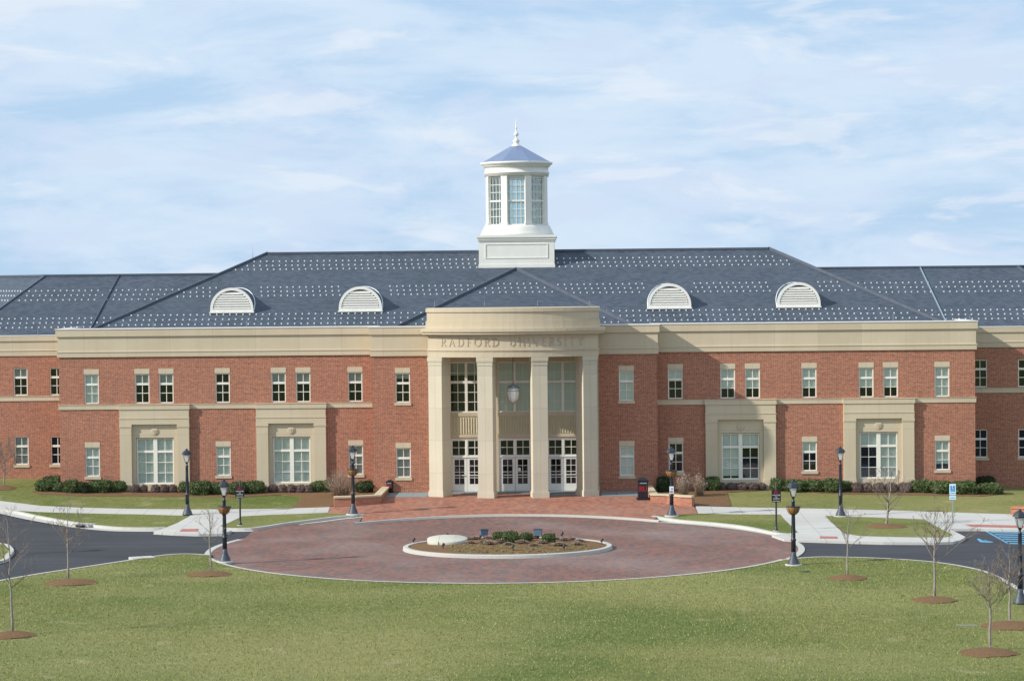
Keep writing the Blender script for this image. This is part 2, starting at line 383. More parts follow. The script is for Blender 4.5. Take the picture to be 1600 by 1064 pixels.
# ------------------------------------------------------------------ setting: ground sheets
def sheet(name, pts, off, mt, label=None, skirt=.25, dome=None, kind='structure'):
    vs = [Vector((p[0], p[1], 0)) for p in pts]
    tris = tessellate_polygon([vs])
    bm = bmesh.new(); bv = [bm.verts.new(v) for v in vs]
    for t in tris:
        try: bm.faces.new([bv[i] for i in t])
        except ValueError: pass
    xs = [v.x for v in vs]; ys = [v.y for v in vs]
    bounds = []
    if skirt:
        boundary_keep = True
    cuts = []
    y = max(min(ys), -13.0)
    for k in range(-13, 5):
        if min(ys) < k < max(ys): cuts.append((Vector((0, k, 0)), Vector((0, 1, 0))))
    if max(ys) > -13:
        x = math.ceil(max(min(xs), -36)/2)*2
        while x < min(max(xs), 36): cuts.append((Vector((x, 0, 0)), Vector((1, 0, 0)))); x += 2
    if dome:
        for k in range(1, 12):
            cuts.append((Vector((0, min(ys)+(max(ys)-min(ys))*k/12, 0)), Vector((0, 1, 0))))
            cuts.append((Vector((min(xs)+(max(xs)-min(xs))*k/12, 0, 0)), Vector((1, 0, 0))))
    for co, no in cuts:
        bmesh.ops.bisect_plane(bm, geom=bm.verts[:]+bm.edges[:]+bm.faces[:], plane_co=co, plane_no=no)
    for f in bm.faces:
        if f.normal.z < 0: f.normal_flip()
    bnd = [e for e in bm.edges if len(e.link_faces) == 1]
    if skirt and bnd:
        r = bmesh.ops.extrude_edge_only(bm, edges=bnd)
        low = {v for v in r['geom'] if isinstance(v, bmesh.types.BMVert)}
    else: low = set()
    for v in bm.verts:
        z = g(v.co.x, v.co.y) + off
        if dome:
            cx, cy, rx, ry, h = dome
            q = ((v.co.x-cx)/rx)**2 + ((v.co.y-cy)/ry)**2; z += h*max(0, 1-q)
        v.co.z = z - (skirt if v in low else 0)
    bmesh.ops.recalc_face_normals(bm, faces=bm.faces)
    me = bpy.data.meshes.new(name); bm.to_mesh(me); bm.free(); uvmap(me)
    if sum(p.normal.z*p.area for p in me.polygons) < 0: me.flip_normals()
    me.materials.append(mt)
    o = link(name, me)
    return tag(o, kind=kind) if kind else o
def PX(l, off=0.0): return [tuple(at(a, b, off).xy) for a, b in l]
def smooth_line(pts, n=4):
    out = []; P = [Vector(p) for p in pts]
    for i in range(len(P)-1):
        p0, p1, p2, p3 = P[max(i-1, 0)], P[i], P[i+1], P[min(i+2, len(P)-1)]
        for k in range(n):
            t = k/n
            out.append(tuple(.5*((2*p1) + (-p0+p2)*t + (2*p0-5*p1+4*p2-p3)*t*t + (-p0+3*p1-3*p2+p3)*t**3)))
    out.append(tuple(P[-1])); return out
def strip(name, line, o0, o1, z0, z1=None, mt=None, face=None, mb=None):
    """band along a ground line between offsets o0..o1 (right of travel positive)"""
    P = [Vector(p) for p in line]; mbx = mb or MB(); z1 = z0 if z1 is None else z1
    rows = []
    for i in range(len(P)):
        d = (P[min(i+1, len(P)-1)] - P[max(i-1, 0)]).normalized(); n = Vector((d.y, -d.x))
        a = P[i] + n*o0; b = P[i] + n*o1; gz = g(P[i].x, P[i].y)
        rows.append((Vector((a.x, a.y, gz+z0)), Vector((b.x, b.y, gz+z1))))
    vs = [v for r in rows for v in r]
    mbx.add(vs, [(2*i, 2*i+1, 2*i+3, 2*i+2) for i in range(len(rows)-1)])
    return mbx
def kerb(name, line, side=1, wdt=.18, gutter=.45, top=.015, low=-.115):
    s = side; mb = MB()
    strip('', line, -s*.02, s*wdt, top, mb=mb); strip('', line, s*wdt, s*(wdt+.03), top, low, mb=mb)
    if gutter: strip('', line, s*(wdt+.03), s*(wdt+gutter), low, low+.004, mb=mb)
    o = mb.build(name, M['kerb'], fix=False)
    me = o.data
    for p in me.polygons:
        if p.normal.z < -0.01: p.flip()
    return tag(o, kind='structure')

gs = MB(); xs = [-9000, -400, -100] + list(range(-36, 37, 4)) + [100, 400, 9000]; ys = [-9000, -600, -145, -60, -13] + list(range(-12, 5, 1)) + [30, 120, 600, 9000]
vv = [(x, y, g(x, y)-.16) for y in ys for x in xs]
gs.add(vv, [(j*len(xs)+i, j*len(xs)+i+1, (j+1)*len(xs)+i+1, (j+1)*len(xs)+i) for j in range(len(ys)-1) for i in range(len(xs)-1)])
tag(gs.build('ground', M['grass']), kind='structure')
sheet('road', [(-90, -75), (75, -75), (75, -3), (-90, -3)], -.12, M['asphalt'], skirt=0)

# foreground lawn; its upper edge runs along kerb, circle, kerb
fgL = smooth_line(PX([(-420, 985), (-150, 935), (0, 907.5), (61, 896.8), (122, 887.6), (183, 878.5), (253, 867.9), (290, 865.6), (329, 867.5)]))
circ_c = at(795, 853.5); 
cl = at(327.5, 857, -.1); cr = at(1259, 857, -.1); ct = at(800, 803.5, 0); cb = at(800, 911.5, 0)
ccx, ccy = (cl.x+cr.x)/2, (ct.y+cb.y)/2; crx, cry = (cr.x-cl.x)/2, (ct.y-cb.y)/2
def ell(cx, cy, rx, ry, n=96, a0=0, a1=360): return [(cx+rx*cos(R(a0+(a1-a0)*i/n)), cy+ry*sin(R(a0+(a1-a0)*i/n))) for i in range(n+1)]
# front arc of the circle from left to right
joinL, joinR = at(345, 872), at(1232, 874.5)
aL = math.degrees(math.atan2((joinL.y-ccy)/cry, (joinL.x-ccx)/crx)); aR = math.degrees(math.atan2((joinR.y-ccy)/cry, (joinR.x-ccx)/crx))
if aL < 0: aL += 360
if aR < 0: aR += 360
front = ell(ccx, ccy, crx, cry, 60, aL, aR)
fgR = smooth_line(PX([(1240, 873), (1262, 871.2), (1291, 870.3), (1352, 871.5), (1413, 874.5), (1459, 878.5), (1504.5, 885.5), (1544, 896), (1586.6, 919.6), (1610, 935), (1680, 1000)]))
lawn = fgL + front + fgR + [(60, -85), (75, -150), (-75, -150), (-75, -85)]
sheet('lawn', lawn, 0, M['grass'])
import numpy as np
def grass_blades(poly, n, seed, name='grass_blades', hgt=.055):
    rs = np.random.RandomState(seed); P = np.array(poly); A = P; Bv = np.roll(P, -1, 0)
    xy = np.stack([rs.uniform(P[:, 0].min(), P[:, 0].max(), n), rs.uniform(max(-76, P[:, 1].min()), P[:, 1].max(), n)], 1)
    # denser near the viewer keeps the grain even in perspective
    ins = np.zeros(n, bool)
    for (ax, ay), (bx, by) in zip(A, Bv):
        c = (ay > xy[:, 1]) != (by > xy[:, 1]); xx = (bx-ax)*(xy[:, 1]-ay)/((by-ay) if by != ay else 1e-9)+ax; ins ^= c & (xy[:, 0] < xx)
    xy = xy[ins]; m_ = (np.abs(xy[:, 0]) < 40); xy = xy[m_]; k = len(xy)
    gz = np.zeros(k)
    if xy[:, 1].max() > -13: gz = np.array([g(a, b) for a, b in xy])
    a = rs.uniform(0, 2*np.pi, k); wd = rs.uniform(.008, .017, k); h = hgt*rs.uniform(.5, 1.3, k); ln = rs.uniform(-.05, .05, (k, 2))
    b0 = np.stack([xy[:, 0]-np.cos(a)*wd, xy[:, 1]-np.sin(a)*wd, gz], 1); b1 = np.stack([xy[:, 0]+np.cos(a)*wd, xy[:, 1]+np.sin(a)*wd, gz], 1)
    tp = np.stack([xy[:, 0]+ln[:, 0], xy[:, 1]+ln[:, 1], gz+h], 1)
    v = np.stack([b0, b1, tp], 1).reshape(-1, 3)
    me = bpy.data.meshes.new(name); me.vertices.add(3*k); me.vertices.foreach_set('co', v.ravel()); me.loops.add(3*k); me.loops.foreach_set('vertex_index', np.arange(3*k)); me.polygons.add(k)
    me.polygons.foreach_set('loop_start', np.arange(k)*3); me.polygons.foreach_set('loop_total', np.full(k, 3)); me.update(); me.materials.append(M['blade'])
    return tag(link(name, me), 'short pale green blades of winter turf on the lawn', 'grass', kind='stuff')
M['blade'] = leafm('turf_blade', (.17, .20, .056), (.35, .325, .125))
grass_blades(lawn, 620000, 3)
kerb('kerb', fgL, -1, .2, .25); kerb('kerb', fgR, -1, .2, .25)
# circle paving and its concrete ring
sheet('brick_circle', ell(ccx, ccy, crx, cry, 120)[:-1], -.10, M['paver'], skirt=.1)
ringmb = MB()
E = [p for p in ell(ccx, ccy, crx, cry, 240, 122, 122+360)]
xa, xb = at(393, 824).x, at(1030, 806).x
E = [p for p in ell(ccx, ccy, crx, cry, 480, 90, 450) if not (p[1] > ccy and xa < p[0] < xb)]
strip('', E, -.32, 0, -.085, mb=ringmb)                                   # flush ring
tag(ringmb.build('kerb', M['kerb'], fix=False), kind='structure')
kerb('kerb', front, -1, .2, 0, .018)
# left verge, walks and lawns
vergeLb = smooth_line(PX([(-300, 760), (-100, 781), (0, 793.3), (61, 805.5), (100, 812.5), (131, 817.6), (165, 821.5), (195, 823.6), (240, 824), (262, 823)]))
vl = vergeLb + PX([(298, 805.5), (213, 803), (122, 801), (61, 799.2), (0, 795), (-100, 785), (-300, 764)])
sheet('lawn', vl, 0, M['grass'])
walkL = PX([(-300, 745), (-100, 769), (0, 782.6), (61, 790), (122, 793), (213, 795), (300, 795.8), (400, 795.2), (515.4, 792.2), (512, 800.8), (426, 804), (379, 806.4), (343, 821.5), (352, 826), (362, 829), (347, 833.8), (310, 834.2), (274, 833), (240, 831), (262, 823), (298, 805.5), (213, 803.2), (122, 801.5), (61, 799.7), (0, 796), (-100, 785), (-300, 764)])
sheet('sidewalk', walkL, .012, M['concrete'])
kerb('kerb', vergeLb + PX([(283, 829), (320, 831), (350, 829)]), 1, .2, .75)
v2b = smooth_line(PX([(343, 821.5), (356.4, 824.5), (390, 824.6), (418, 821), (446.6, 816.5), (489.5, 811), (525.6, 806.5), (568, 802.5)]))
sheet('lawn', v2b + PX([(543.6, 800.8), (512, 801), (426, 804), (379, 806.4)]), 0, M['grass'])
kerb('kerb', v2b, 1, .2, .5)
v2l = [q for q in v2b if q[0] > at(395, 824).x]
sheet('gutter', v2l + [p for p in ell(ccx, ccy, crx, cry, 240) if v2l[0][0] < p[0] < v2l[-1][0] and p[1] > ccy][::1], -.101, M['paver'], skirt=0)
backL = PX([(-300, 744), (-100, 768), (0, 782), (61, 789.4), (122, 792.6), (213, 794.6), (300, 795.4), (400, 794.8), (458, 793.8)])
sheet('lawn', backL + [(-10.5, -5), (-10.5, .2), (-27.4, .2), (-27.4, 3.7), (-60, 3.7)], 0, M['grass'])
sheet('mulch_bed', PX([(48, 769), (60, 772.5), (120, 775), (200, 775), (300, 776), (360, 777.5), (412, 775), (440, 773), (475, 777), (455, 794), (516, 792.2), (530, 786), (590, 776), (606, 762)]) + [(-7.6, -1.45), (-8.4, -1.45), (-8.4, .1), (-27.3, .1)], .03, M['mulch'], skirt=.06)
# right
g3b = smooth_line(PX([(1022, 805.5), (1041.5, 808.5), (1075, 813), (1120.5, 816.6), (1166, 822), (1206, 830), (1229, 833.5), (1248, 832)]))
sheet('lawn', g3b + PX([(1219.8, 803.7), (1140, 803), (1091, 802), (1040, 803.5)]), 0, M['grass'])
kerb('kerb', g3b, 1, .25, .4)
isl = smooth_line(PX([(1290, 806), (1316, 831.3), (1330, 835), (1346, 837.4), (1400, 839), (1468, 839.8), (1484, 837.9), (1487, 834.5), (1474, 828.3), (1443.5, 811.5)]), 3)
sheet('lawn', isl + PX([(1370, 808.5)]), 0.02, M['grass'])
walkR = PX([(1086.7, 790.7), (1200, 793.3), (1278, 794.6), (1400, 797.5), (1600, 804), (1800, 811), (1800, 836), (1600, 827.5), (1532, 826), (1483, 826), (1509, 839), (1500, 844), (1489, 846.5), (1462, 847.5), (1380, 847), (1291, 844.5), (1225, 842.5), (1206, 836), (1229, 833.6), (1248, 832.2), (1219.8, 803.7), (1140, 803), (1091, 802)])
sheet('sidewalk', walkR, .012, M['concrete'])
sheet('lawn', PX([(1143, 790.7), (1200, 792.8), (1278, 794.1), (1400, 797), (1600, 803.5), (1800, 810.5)]) + [(60, 3.7), (27.4, 3.7), (27.4, .2), (10.6, .2), (10.6, -4.5)], 0, M['grass'])
sheet('mulch_bed', PX([(1087, 790.5), (1143, 790.5), (1136, 769.5), (1200, 766), (1300, 772), (1440, 774), (1530, 776), (1572, 772), (1560, 764)]) + [(28.3, -1.0), (27.3, .1), (8.4, .1), (8.4, -1.45), (7.4, -1.45)] + PX([(1010, 762), (1022, 778), (1085, 780)]), .03, M['mulch'], skirt=.06)
kisl = smooth_line(PX([(-60, 842), (0, 849.5), (10, 853.5), (14.5, 860), (8, 868), (0, 875), (-60, 888)]), 4)
sheet('lawn', kisl + PX([(-120, 870)]), 0, M['grass']); kerb('kerb', kisl, -1, .22, 0)
# plaza in front of the portico
arcT = ell(ccx, ccy, crx, cry, 60, 143, 37)
plaza = [p for p in arcT if p[1] > at(515, 808).y-3]
plaza = PX([(512, 802), (540, 802.5)]) + [tuple(at(x, y).xy) for x, y in ((568, 803),)] + [p for p in arcT if at(568, 803).x < p[0] < at(1022, 806).x] + PX([(1030, 805.5), (1060, 803.5), (1091, 802.2), (1084, 790.5)]) + [(8.6, -6.2), (8.0, -1.6), (-8.0, -1.6), (-8.9, -6.6)] + PX([(516, 791.5)])
sheet('plaza', plaza, .006, M['plaza'])
mbx = MB(); arcK = [p for p in arcT if at(560, 803).x < p[0] < at(1030, 806).x]
strip('', arcK, -.02, .15, .022, mb=mbx); strip('', arcK, .15, .17, .022, -.1, mb=mbx)
o = tag(mbx.build('kerb', M['kerb'], fix=False), kind='structure')
for p in o.data.polygons:
    if p.normal.z < -.01: p.flip()
sheet('pavement', [(-7.95, -4.25), (-5.1, -4.25), (-5.1, -1.5), (-7.9, -1.5)], .03, M['greyslab'])
sheet('pavement', [(5.1, -4.25), (7.6, -4.25), (7.9, -1.5), (5.1, -1.5)], .03, M['greyslab'])
for nm, l in (('tactile_strip', [(285, 826.5), (311, 826.5), (308, 830.5), (280, 830.5)]), ('tactile_strip', [(1281, 838), (1308, 838.4), (1309, 841.8), (1281, 841.2)]), ('tactile_strip', [(1508, 819.3), (1800, 826), (1800, 830), (1516, 823)])):
    sheet(nm, PX(l), .022, M['tactile'], skirt=0)
# hills far away: one low ridge whose tip shows over the left wing roof
hb = MB(); ridge = []
n = 60
for i in range(n+1):
    t = i/n; x = -4200 + 8400*t; y = 5200
    h = 10 + 9*sin(t*9+1) + 5*sin(t*23) + 46*math.exp(-((x+695)/120)**2)
    ridge.append((x, y, h))
vs = [(x, y-900, -1) for x, y, h in ridge] + ridge + [(x, y+1500, -1) for x, y, h in ridge]
hb.add(vs, [(k*(n+1)+i, k*(n+1)+i+1, (k+1)*(n+1)+i+1, (k+1)*(n+1)+i) for k in range(2) for i in range(n)], True)
tag(hb.build('hills', M['hill']), kind='structure')
# painted parking marks
def paint(name, polys, off=-.116):
    mb = MB()
    for l in polys:
        q = [at(a, b, -.12) for a, b in l]; mb.add([(p.x, p.y, g(p.x, p.y)+off) for p in q], [tuple(range(len(q)))])
    o = mb.build(name, M['blue_paint'], fix=False)
    for p in o.data.polygons:
        if p.normal.z < 0: p.flip()
    return tag(o, kind='structure')
hp = [[(1533, 826.4), (1537, 826.4), (1577.5, 849), (1573.5, 849)], [(1573.5, 847.8), (1800, 853), (1800, 854.6), (1575, 849.4)]]
for k in range(6):
    y = 827.2 + k*3.45; xl = 1541 + (y-827)*1.72
    hp.append([(xl, y), (1800, y+6.3), (1800, y+7.7), (xl+2.5, y+1.5)])
paint('parking_marking', hp)
sy = [[(1526.5, 841.5), (1531.5, 841.3), (1532.5, 843.2), (1527.5, 843.6)], [(1528, 843.5), (1534, 843), (1541, 845), (1539, 847.2), (1531, 846.6)], [(1540, 844.6), (1551, 846.2), (1551.5, 847.3), (1539, 847.3)], [(1535, 843.6), (1542, 843.8), (1542, 844.6), (1535.5, 844.5)]]
paint('parking_marking', sy)

# ------------------------------------------------------------------ the building
B = thing('university_building', 'long two-storey red brick university hall with slate roof, bowed stone portico and white cupola', 'building')
WX = 27.57; CXW = 8.49; CY0 = -1.5; WY = 3.5; BD = {-1: 34.5, 1: 35.9}; BENDM = 34.5
Z_TOP = 10.39; Z_COR = 8.72
BT, BB = 5.86, 5.55                    # belt course
def wall(mb, x0, x1, z0, z1, holes, y, depth=.22):
    xs = sorted({x0, x1} | {h[i] for h in holes for i in (0, 1)}); zs = sorted({z0, z1} | {h[i] for h in holes for i in (2, 3)})
    for a, b in zip(xs, xs[1:]):
        for c, d in zip(zs, zs[1:]):
            mx, mz = (a+b)/2, (c+d)/2
            if any(h[0] < mx < h[1] and h[2] < mz < h[3] for h in holes): continue
            mb.quad((a, y, c), (b, y, c), (b, y, d), (a, y, d))
    for a, b, c, d in holes:
        mb.quad((a, y, c), (a, y, d), (a, y+depth, d), (a, y+depth, c)); mb.quad((b, y, d), (b, y, c), (b, y+depth, c), (b, y+depth, d))
        mb.quad((a, y, d), (b, y, d), (b, y+depth, d), (a, y+depth, d)); mb.quad((b, y, c), (a, y, c), (a, y+depth, c), (b, y+depth, c))
W_, H_ = .88, 1.78
UZ = 5.90; LZ = 1.50; LH = 1.76
# (x, y plane, z bottom, height, blind cover from the top, blind kind, has sill)
wins = []
UB = {-25.6: (1, 'blind'), -22.53: (.36, 'blind_grey'), -21.07: (.36, 'blind_grey'), -17.66: (0, ''), -14.27: (.34, 'blind_grey'), -12.78: (.34, 'blind_grey'), -9.64: (.34, 'blind_grey'),
      9.64: (.40, 'blind'), 12.78: (.66, 'blind'), 14.27: (.66, 'blind'), 17.66: (.68, 'blind'), 21.07: (.68, 'blind'), 22.53: (.68, 'blind'), 25.6: (1, 'blind')}
for x, (c, k) in UB.items(): wins.append((x, 0, UZ, H_, c, k, False))
for x, c, k in ((-25.6, 1, 'blind'), (-17.66, 1, 'blind'), (-9.64, 1, 'blind_grey'), (9.64, 0, ''), (17.66, .40, 'blind'), (25.6, .80, 'blind')): wins.append((x, 0, LZ, LH, c, k, True))
wins += [(-6.66, CY0, UZ, 1.76, .18, 'blind_grey', True), (6.66, CY0, UZ, 1.76, 1, 'blind', True), (-6.66, CY0, 1.43, LH, 1, 'blind_grey', True), (6.66, CY0, 1.43, LH, 1, 'blind', True)]
wing = []
for x, c, k in ((-30.75, .36, 'blind_grey'), (-28.5, 0, ''), (28.5, 0, ''), (31.25, 0, ''), (-33.2, 0, ''), (33.6, 0, '')):
    wing.append((x, WY, 6.27, 1.70, c, k, False)); wing.append((x, WY, 1.98 if x < 0 else 1.95, 1.74, 1 if x == -30.75 else 0, 'blind_grey', True))
BAYX = [-21.79, -13.52, 13.52, 21.79]
LINT = .31
def hole(wn): x, y, z, h = wn[:4]; return (x-W_/2, x+W_/2, z, z+h)
mb = MB()
for s in (-1, 1):
    ws = [hole(v) for v in wins if v[1] == 0 and v[0]*s > 0] + [(bx-1.15, bx+1.15, 1.0, 3.8) for bx in BAYX if bx*s > 0]
    a, b = sorted((s*CXW, s*WX)); wall(mb, a, b, -.6, Z_COR+.2, ws, 0)
    a, b = sorted((s*4.9, s*CXW)); wall(mb, a, b, -.3, Z_COR+.2, [hole(v) for v in wins if v[1] == CY0 and v[0]*s > 0], CY0)
    mb.quad((s*CXW, CY0, -.3), (s*CXW, 0, -.3), (s*CXW, 0, Z_COR+.2), (s*CXW, CY0, Z_COR+.2))
    mb.quad((s*WX, 0, -.6), (s*WX, 20, -.6), (s*WX, 20, Z_TOP), (s*WX, 0, Z_TOP))
mb.quad((-WX, 20, -.6), (WX, 20, -.6), (WX, 20, Z_TOP), (-WX, 20, Z_TOP))
bw = mb.build('brick_wall', M['brick'], B, fix=False)
for p in bw.data.polygons: pass
ca, sa = cos(R(50)), sin(R(50))
for s in (-1, 1):
    mb = MB(); a, b = sorted((s*(WX-.02), s*BD[s])); wall(mb, a, b, -.8, Z_COR+.2, [hole(v) for v in wing if v[0]*s > 0], WY)
    ex, ey = s*(BD[s]+14*ca), WY+14*sa
    mb.quad((s*BD[s], WY, -.8), (ex, ey, -.8), (ex, ey, Z_COR+.2), (s*BD[s], WY, Z_COR+.2))
    mb.quad((ex, ey, -.8), (ex-s*12, ey+14, -.8), (ex-s*12, ey+14, Z_COR+.2), (ex, ey, Z_COR+.2))
    mb.quad((s*(WX-.02), 19.4, -.8), (ex-s*12, ey+14, -.8), (ex-s*12, ey+14, Z_COR+.2), (s*(WX-.02), 19.4, Z_COR+.2))
    mb.build('brick_wall', M['brick'], B, fix=False)
# dark interior: floors and partition behind the windows
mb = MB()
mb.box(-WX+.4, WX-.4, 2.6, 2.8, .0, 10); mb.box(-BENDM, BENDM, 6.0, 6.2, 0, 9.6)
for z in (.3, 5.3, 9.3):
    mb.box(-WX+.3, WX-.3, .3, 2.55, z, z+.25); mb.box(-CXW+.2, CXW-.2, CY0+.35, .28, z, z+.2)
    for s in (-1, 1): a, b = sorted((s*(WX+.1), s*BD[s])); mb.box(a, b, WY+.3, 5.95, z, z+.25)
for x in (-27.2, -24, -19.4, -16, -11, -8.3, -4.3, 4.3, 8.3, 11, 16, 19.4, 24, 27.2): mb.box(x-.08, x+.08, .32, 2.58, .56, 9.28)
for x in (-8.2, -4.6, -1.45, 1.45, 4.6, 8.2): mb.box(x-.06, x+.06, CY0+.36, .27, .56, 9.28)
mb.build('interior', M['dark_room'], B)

# window meshes (origin bottom centre, front plane at y=0; they sit back in the reveal)
def frame_mesh(w_, h, cols, rows, fw=.065, d0=.06, d1=.15, mun=.038, rail=None, mullion=0):
    mb = MB(); x0, x1 = -w_/2, w_/2
    mb.box(x0, x0+fw, d0, d1, 0, h); mb.box(x1-fw, x1, d0, d1, 0, h); mb.box(x0+fw, x1-fw, d0, d1, h-fw, h); mb.box(x0+fw, x1-fw, d0-.01, d1, 0, fw)
    units = [(x0+fw, x1-fw)]
    if mullion: mb.box(-mullion/2, mullion/2, d0-.012, d1, fw, h-fw); units = [(x0+fw, -mullion/2), (mullion/2, x1-fw)]
    for a, b in units:
        for i in range(1, cols): xx = a+(b-a)*i/cols; mb.box(xx-mun/2, xx+mun/2, d0+.03, d1-.02, fw, h-fw)
        for z, t in rows: mb.box(a, b, (d0+.012 if t < .07 else d0-.004), d1-.015, z-t/2, z+t/2)
    return mb.mesh('window', M['frame'])
FR = {}
def small_frame(h):
    k = round(h, 2)
    if k not in FR: FR[k] = frame_mesh(W_, h, 2, [(h*.655, .13), (h*.345, .038)])
    return FR[k]
def pane_mesh(w_, h, d=.125):
    mb = MB(); mb.quad((-w_/2+.03, d, .03), (w_/2-.03, d, .03), (w_/2-.03, d, h-.03), (-w_/2+.03, d, h-.03)); return mb.mesh('pane', M['glass'], False)
BL = {}
def blind_mesh(w_, h, c, k, d=.17, x0=None, x1=None):
    key = (w_, h, c, k, x0, x1)
    if key not in BL:
        a = -w_/2+.03 if x0 is None else x0; b = w_/2-.03 if x1 is None else x1
        mb = MB(); mb.box(a, b, d, d+.006, h-.03-(h-.05)*c, h-.03); BL[key] = mb.mesh('blind', M[k])
    return BL[key]
PM = {}
lint = MB().box(-W_/2-.02, W_/2+.02, -.012, .10, 0, LINT).mesh('lintel', M['stone'])
sillm = MB().box(-W_/2-.06, W_/2+.06, -.05, .2, -.17, -.002).mesh('sill', M['stone'])
thin_sill = MB().box(-W_/2, W_/2, -.02, .2, -.04, -.001).mesh('sill', M['frame'])
for (x, y, z, h, c, k, sill) in wins + wing:
    f = link('window', small_frame(h), B, (x, y, z))
    if h not in PM: PM[h] = pane_mesh(W_, h)
    link('pane', PM[h], f)
    if c: link('blind', blind_mesh(W_, h, c, k), f)
    if y != WY: link('lintel', lint, f, (0, 0, h+.003))
    if sill: link('sill', sillm, f)

# belt course and cornice
def belt(path, z0=BB, z1=BT, o=.05):
    return [(-.05, z0), (o, z0), (o, z1-.04), (o+.03, z1-.035), (o+.03, z1), (-.05, z1)]
for s in (-1, 1):
    segs = []; mb = MB()
    xs = sorted([s*bx for bx in BAYX if bx*s > 0]); xs = [abs(v) for v in xs]; xs.sort()
    mb.sweep([(s*CXW, 0), (s*(xs[0]-2.12), 0)] if s > 0 else [(s*(xs[0]-2.12), 0), (s*CXW, 0)], belt(0)); mb.build('belt_course', M['stone'], B); mb = MB()
    a, b = sorted((s*(xs[0]+2.12), s*(xs[1]-2.12))); mb.sweep([(a, 0), (b, 0)], belt(0)); mb.build('belt_course', M['stone'], B); mb = MB()
    if s > 0: mb.sweep([(xs[1]+2.12, 0), (WX, 0), (WX, 3.4)], belt(0))
    else: mb.sweep([(-WX, 3.4), (-WX, 0), (-(xs[1]+2.12), 0)], belt(0))
    mb.build('belt_course', M['stone'], B)
for s in (-1, 1):
    mb = MB(); ex, ey = s*(BD[s]+14*ca), WY+14*sa
    p = [(s*(WX+.09), WY), (s*BD[s], WY), (ex, ey)]
    mb.sweep(p if s > 0 else p[::-1], belt(0, 5.93, 6.23))
    mb.build('belt_course', M['stone'], B)
COR = [(-.1, Z_COR), (.09, Z_COR), (.09, Z_COR+.27), (.12, Z_COR+.28), (.12, Z_COR+.34), (.055, Z_COR+.36), (.055, Z_COR+1.21), (.15, Z_COR+1.24), (.15, Z_TOP-.03), (.17, Z_TOP-.03), (.17, Z_TOP), (-.35, Z_TOP), (-.35, Z_COR+1.0), (-.1, Z_COR+1.0)]
path = [(-WX, 6), (-WX, 0), (-CXW, 0), (-CXW, CY0), (CXW, CY0), (CXW, 0), (WX, 0), (WX, 6)]
MB().sweep([(-WX, 20), (-WX, 0), (-CXW, 0)], COR).build('cornice', M['stone'], B); MB().sweep([(CXW, 0), (WX, 0), (WX, 20)], COR).build('cornice', M['stone'], B)
COR2 = [(o, z-.045) if z < 9 else (o, z) for o, z in COR]
MB().sweep([(-CXW, .3), (-CXW, CY0), (-4.8, CY0)], COR2).build('cornice', M['stone'], B); MB().sweep([(4.8, CY0), (CXW, CY0), (CXW, .3)], COR2).build('cornice', M['stone'], B)
mb = MB()
CAP = [(-.38, Z_TOP+.002), (.185, Z_TOP+.002), (.185, Z_TOP+.045), (-.38, Z_TOP+.06)]
mb.sweep([(-WX, 20), (-WX, 0), (-CXW, 0), (-CXW, CY0), (-4.8, CY0)], CAP).build('coping', M['coping'], B); mb = MB(); mb.sweep([(4.8, CY0), (CXW, CY0), (CXW, 0), (WX, 0), (WX, 20)], CAP)
mb.build('coping', M['coping'], B)
WZ = 9.96
CORW = [(-.1, Z_COR), (.06, Z_COR), (.06, Z_COR+.30), (.09, Z_COR+.31), (.09, Z_COR+.35), (.03, Z_COR+.37), (.03, WZ-.34), (.10, WZ-.32), (.10, WZ), (-.3, WZ), (-.3, Z_COR+.8), (-.1, Z_COR+.8)]
for s in (-1, 1):
    mb = MB(); mc = MB(); p = [(s*(WX+.17), WY), (s*BD[s], WY), (s*(BD[s]+14*ca), WY+14*sa)]
    if s < 0: p = p[::-1]
    mb.sweep(p, CORW); mc.sweep(p, [(-.32, WZ+.002), (.12, WZ+.002), (.12, WZ+.03), (-.32, WZ+.04)])
    mb.build('cornice', M['stone'], B); mc.build('coping', M['coping'], B)

# stone window bays
surround = MB()
X0 = 2.10; PW = .71; TOPZ = BT
def bayband(z0, z1, o, x=X0): surround.box(-x-o, x+o, -.24-o, .02, z0, z1)
surround.box(-X0, -X0+PW, -.24, .02, .30, 4.44); surround.box(X0-PW, X0, -.24, .02, .30, 4.44)
surround.box(-X0-.03, -X0+PW+.03, -.27, .02, -.5, 1.02); surround.box(X0-PW-.03, X0+.03, -.27, .02, -.5, 1.02)
surround.box(-X0-.02, -X0+PW+.02, -.262, .02, 4.44, 4.64); surround.box(X0-PW-.02, X0+.02, -.262, .02, 4.44, 4.64)
surround.box(-X0-.035, -X0+PW+.035, -.275, .02, 4.50, 4.54); surround.box(X0-PW-.035, X0+.035, -.275, .02, 4.50, 4.54)
bayband(4.642, 4.97, .01); bayband(4.972, 5.03, .035); bayband(5.032, 5.54, 0.0); bayband(5.542, TOPZ-.04, .05); bayband(TOPZ-.038, TOPZ+.003, .08)
xi = X0-PW
surround.box(-xi+.002, -1.14, -.05, .02, .2, 4.64); surround.box(1.14, xi-.002, -.05, .02, .2, 4.64)
surround.box(-1.138, 1.138, -.05, .02, 3.83, 4.64); surround.box(-1.138, 1.138, -.07, .1, .2, 1.02)
sm_ = surround.mesh('window_bay_surround', M['stone'])
med = MB()
med.lathe([(.24, 0), (.24, .02), (.2, .035), (0.0, .04)], n=24, smooth=False)
shield = [(-.12, .12), (.12, .12), (.125, -.01), (.09, -.09), (0, -.15), (-.09, -.09), (-.125, -.01)]
med.prism([(a, b) for a, b in shield[::-1]], .03, .06)
med.box(-.016, .016, -.10, .09, .06, .075); med.box(-.09, .09, .03, .06, .06, .074)
md = med.mesh('medallion', M['stone'])
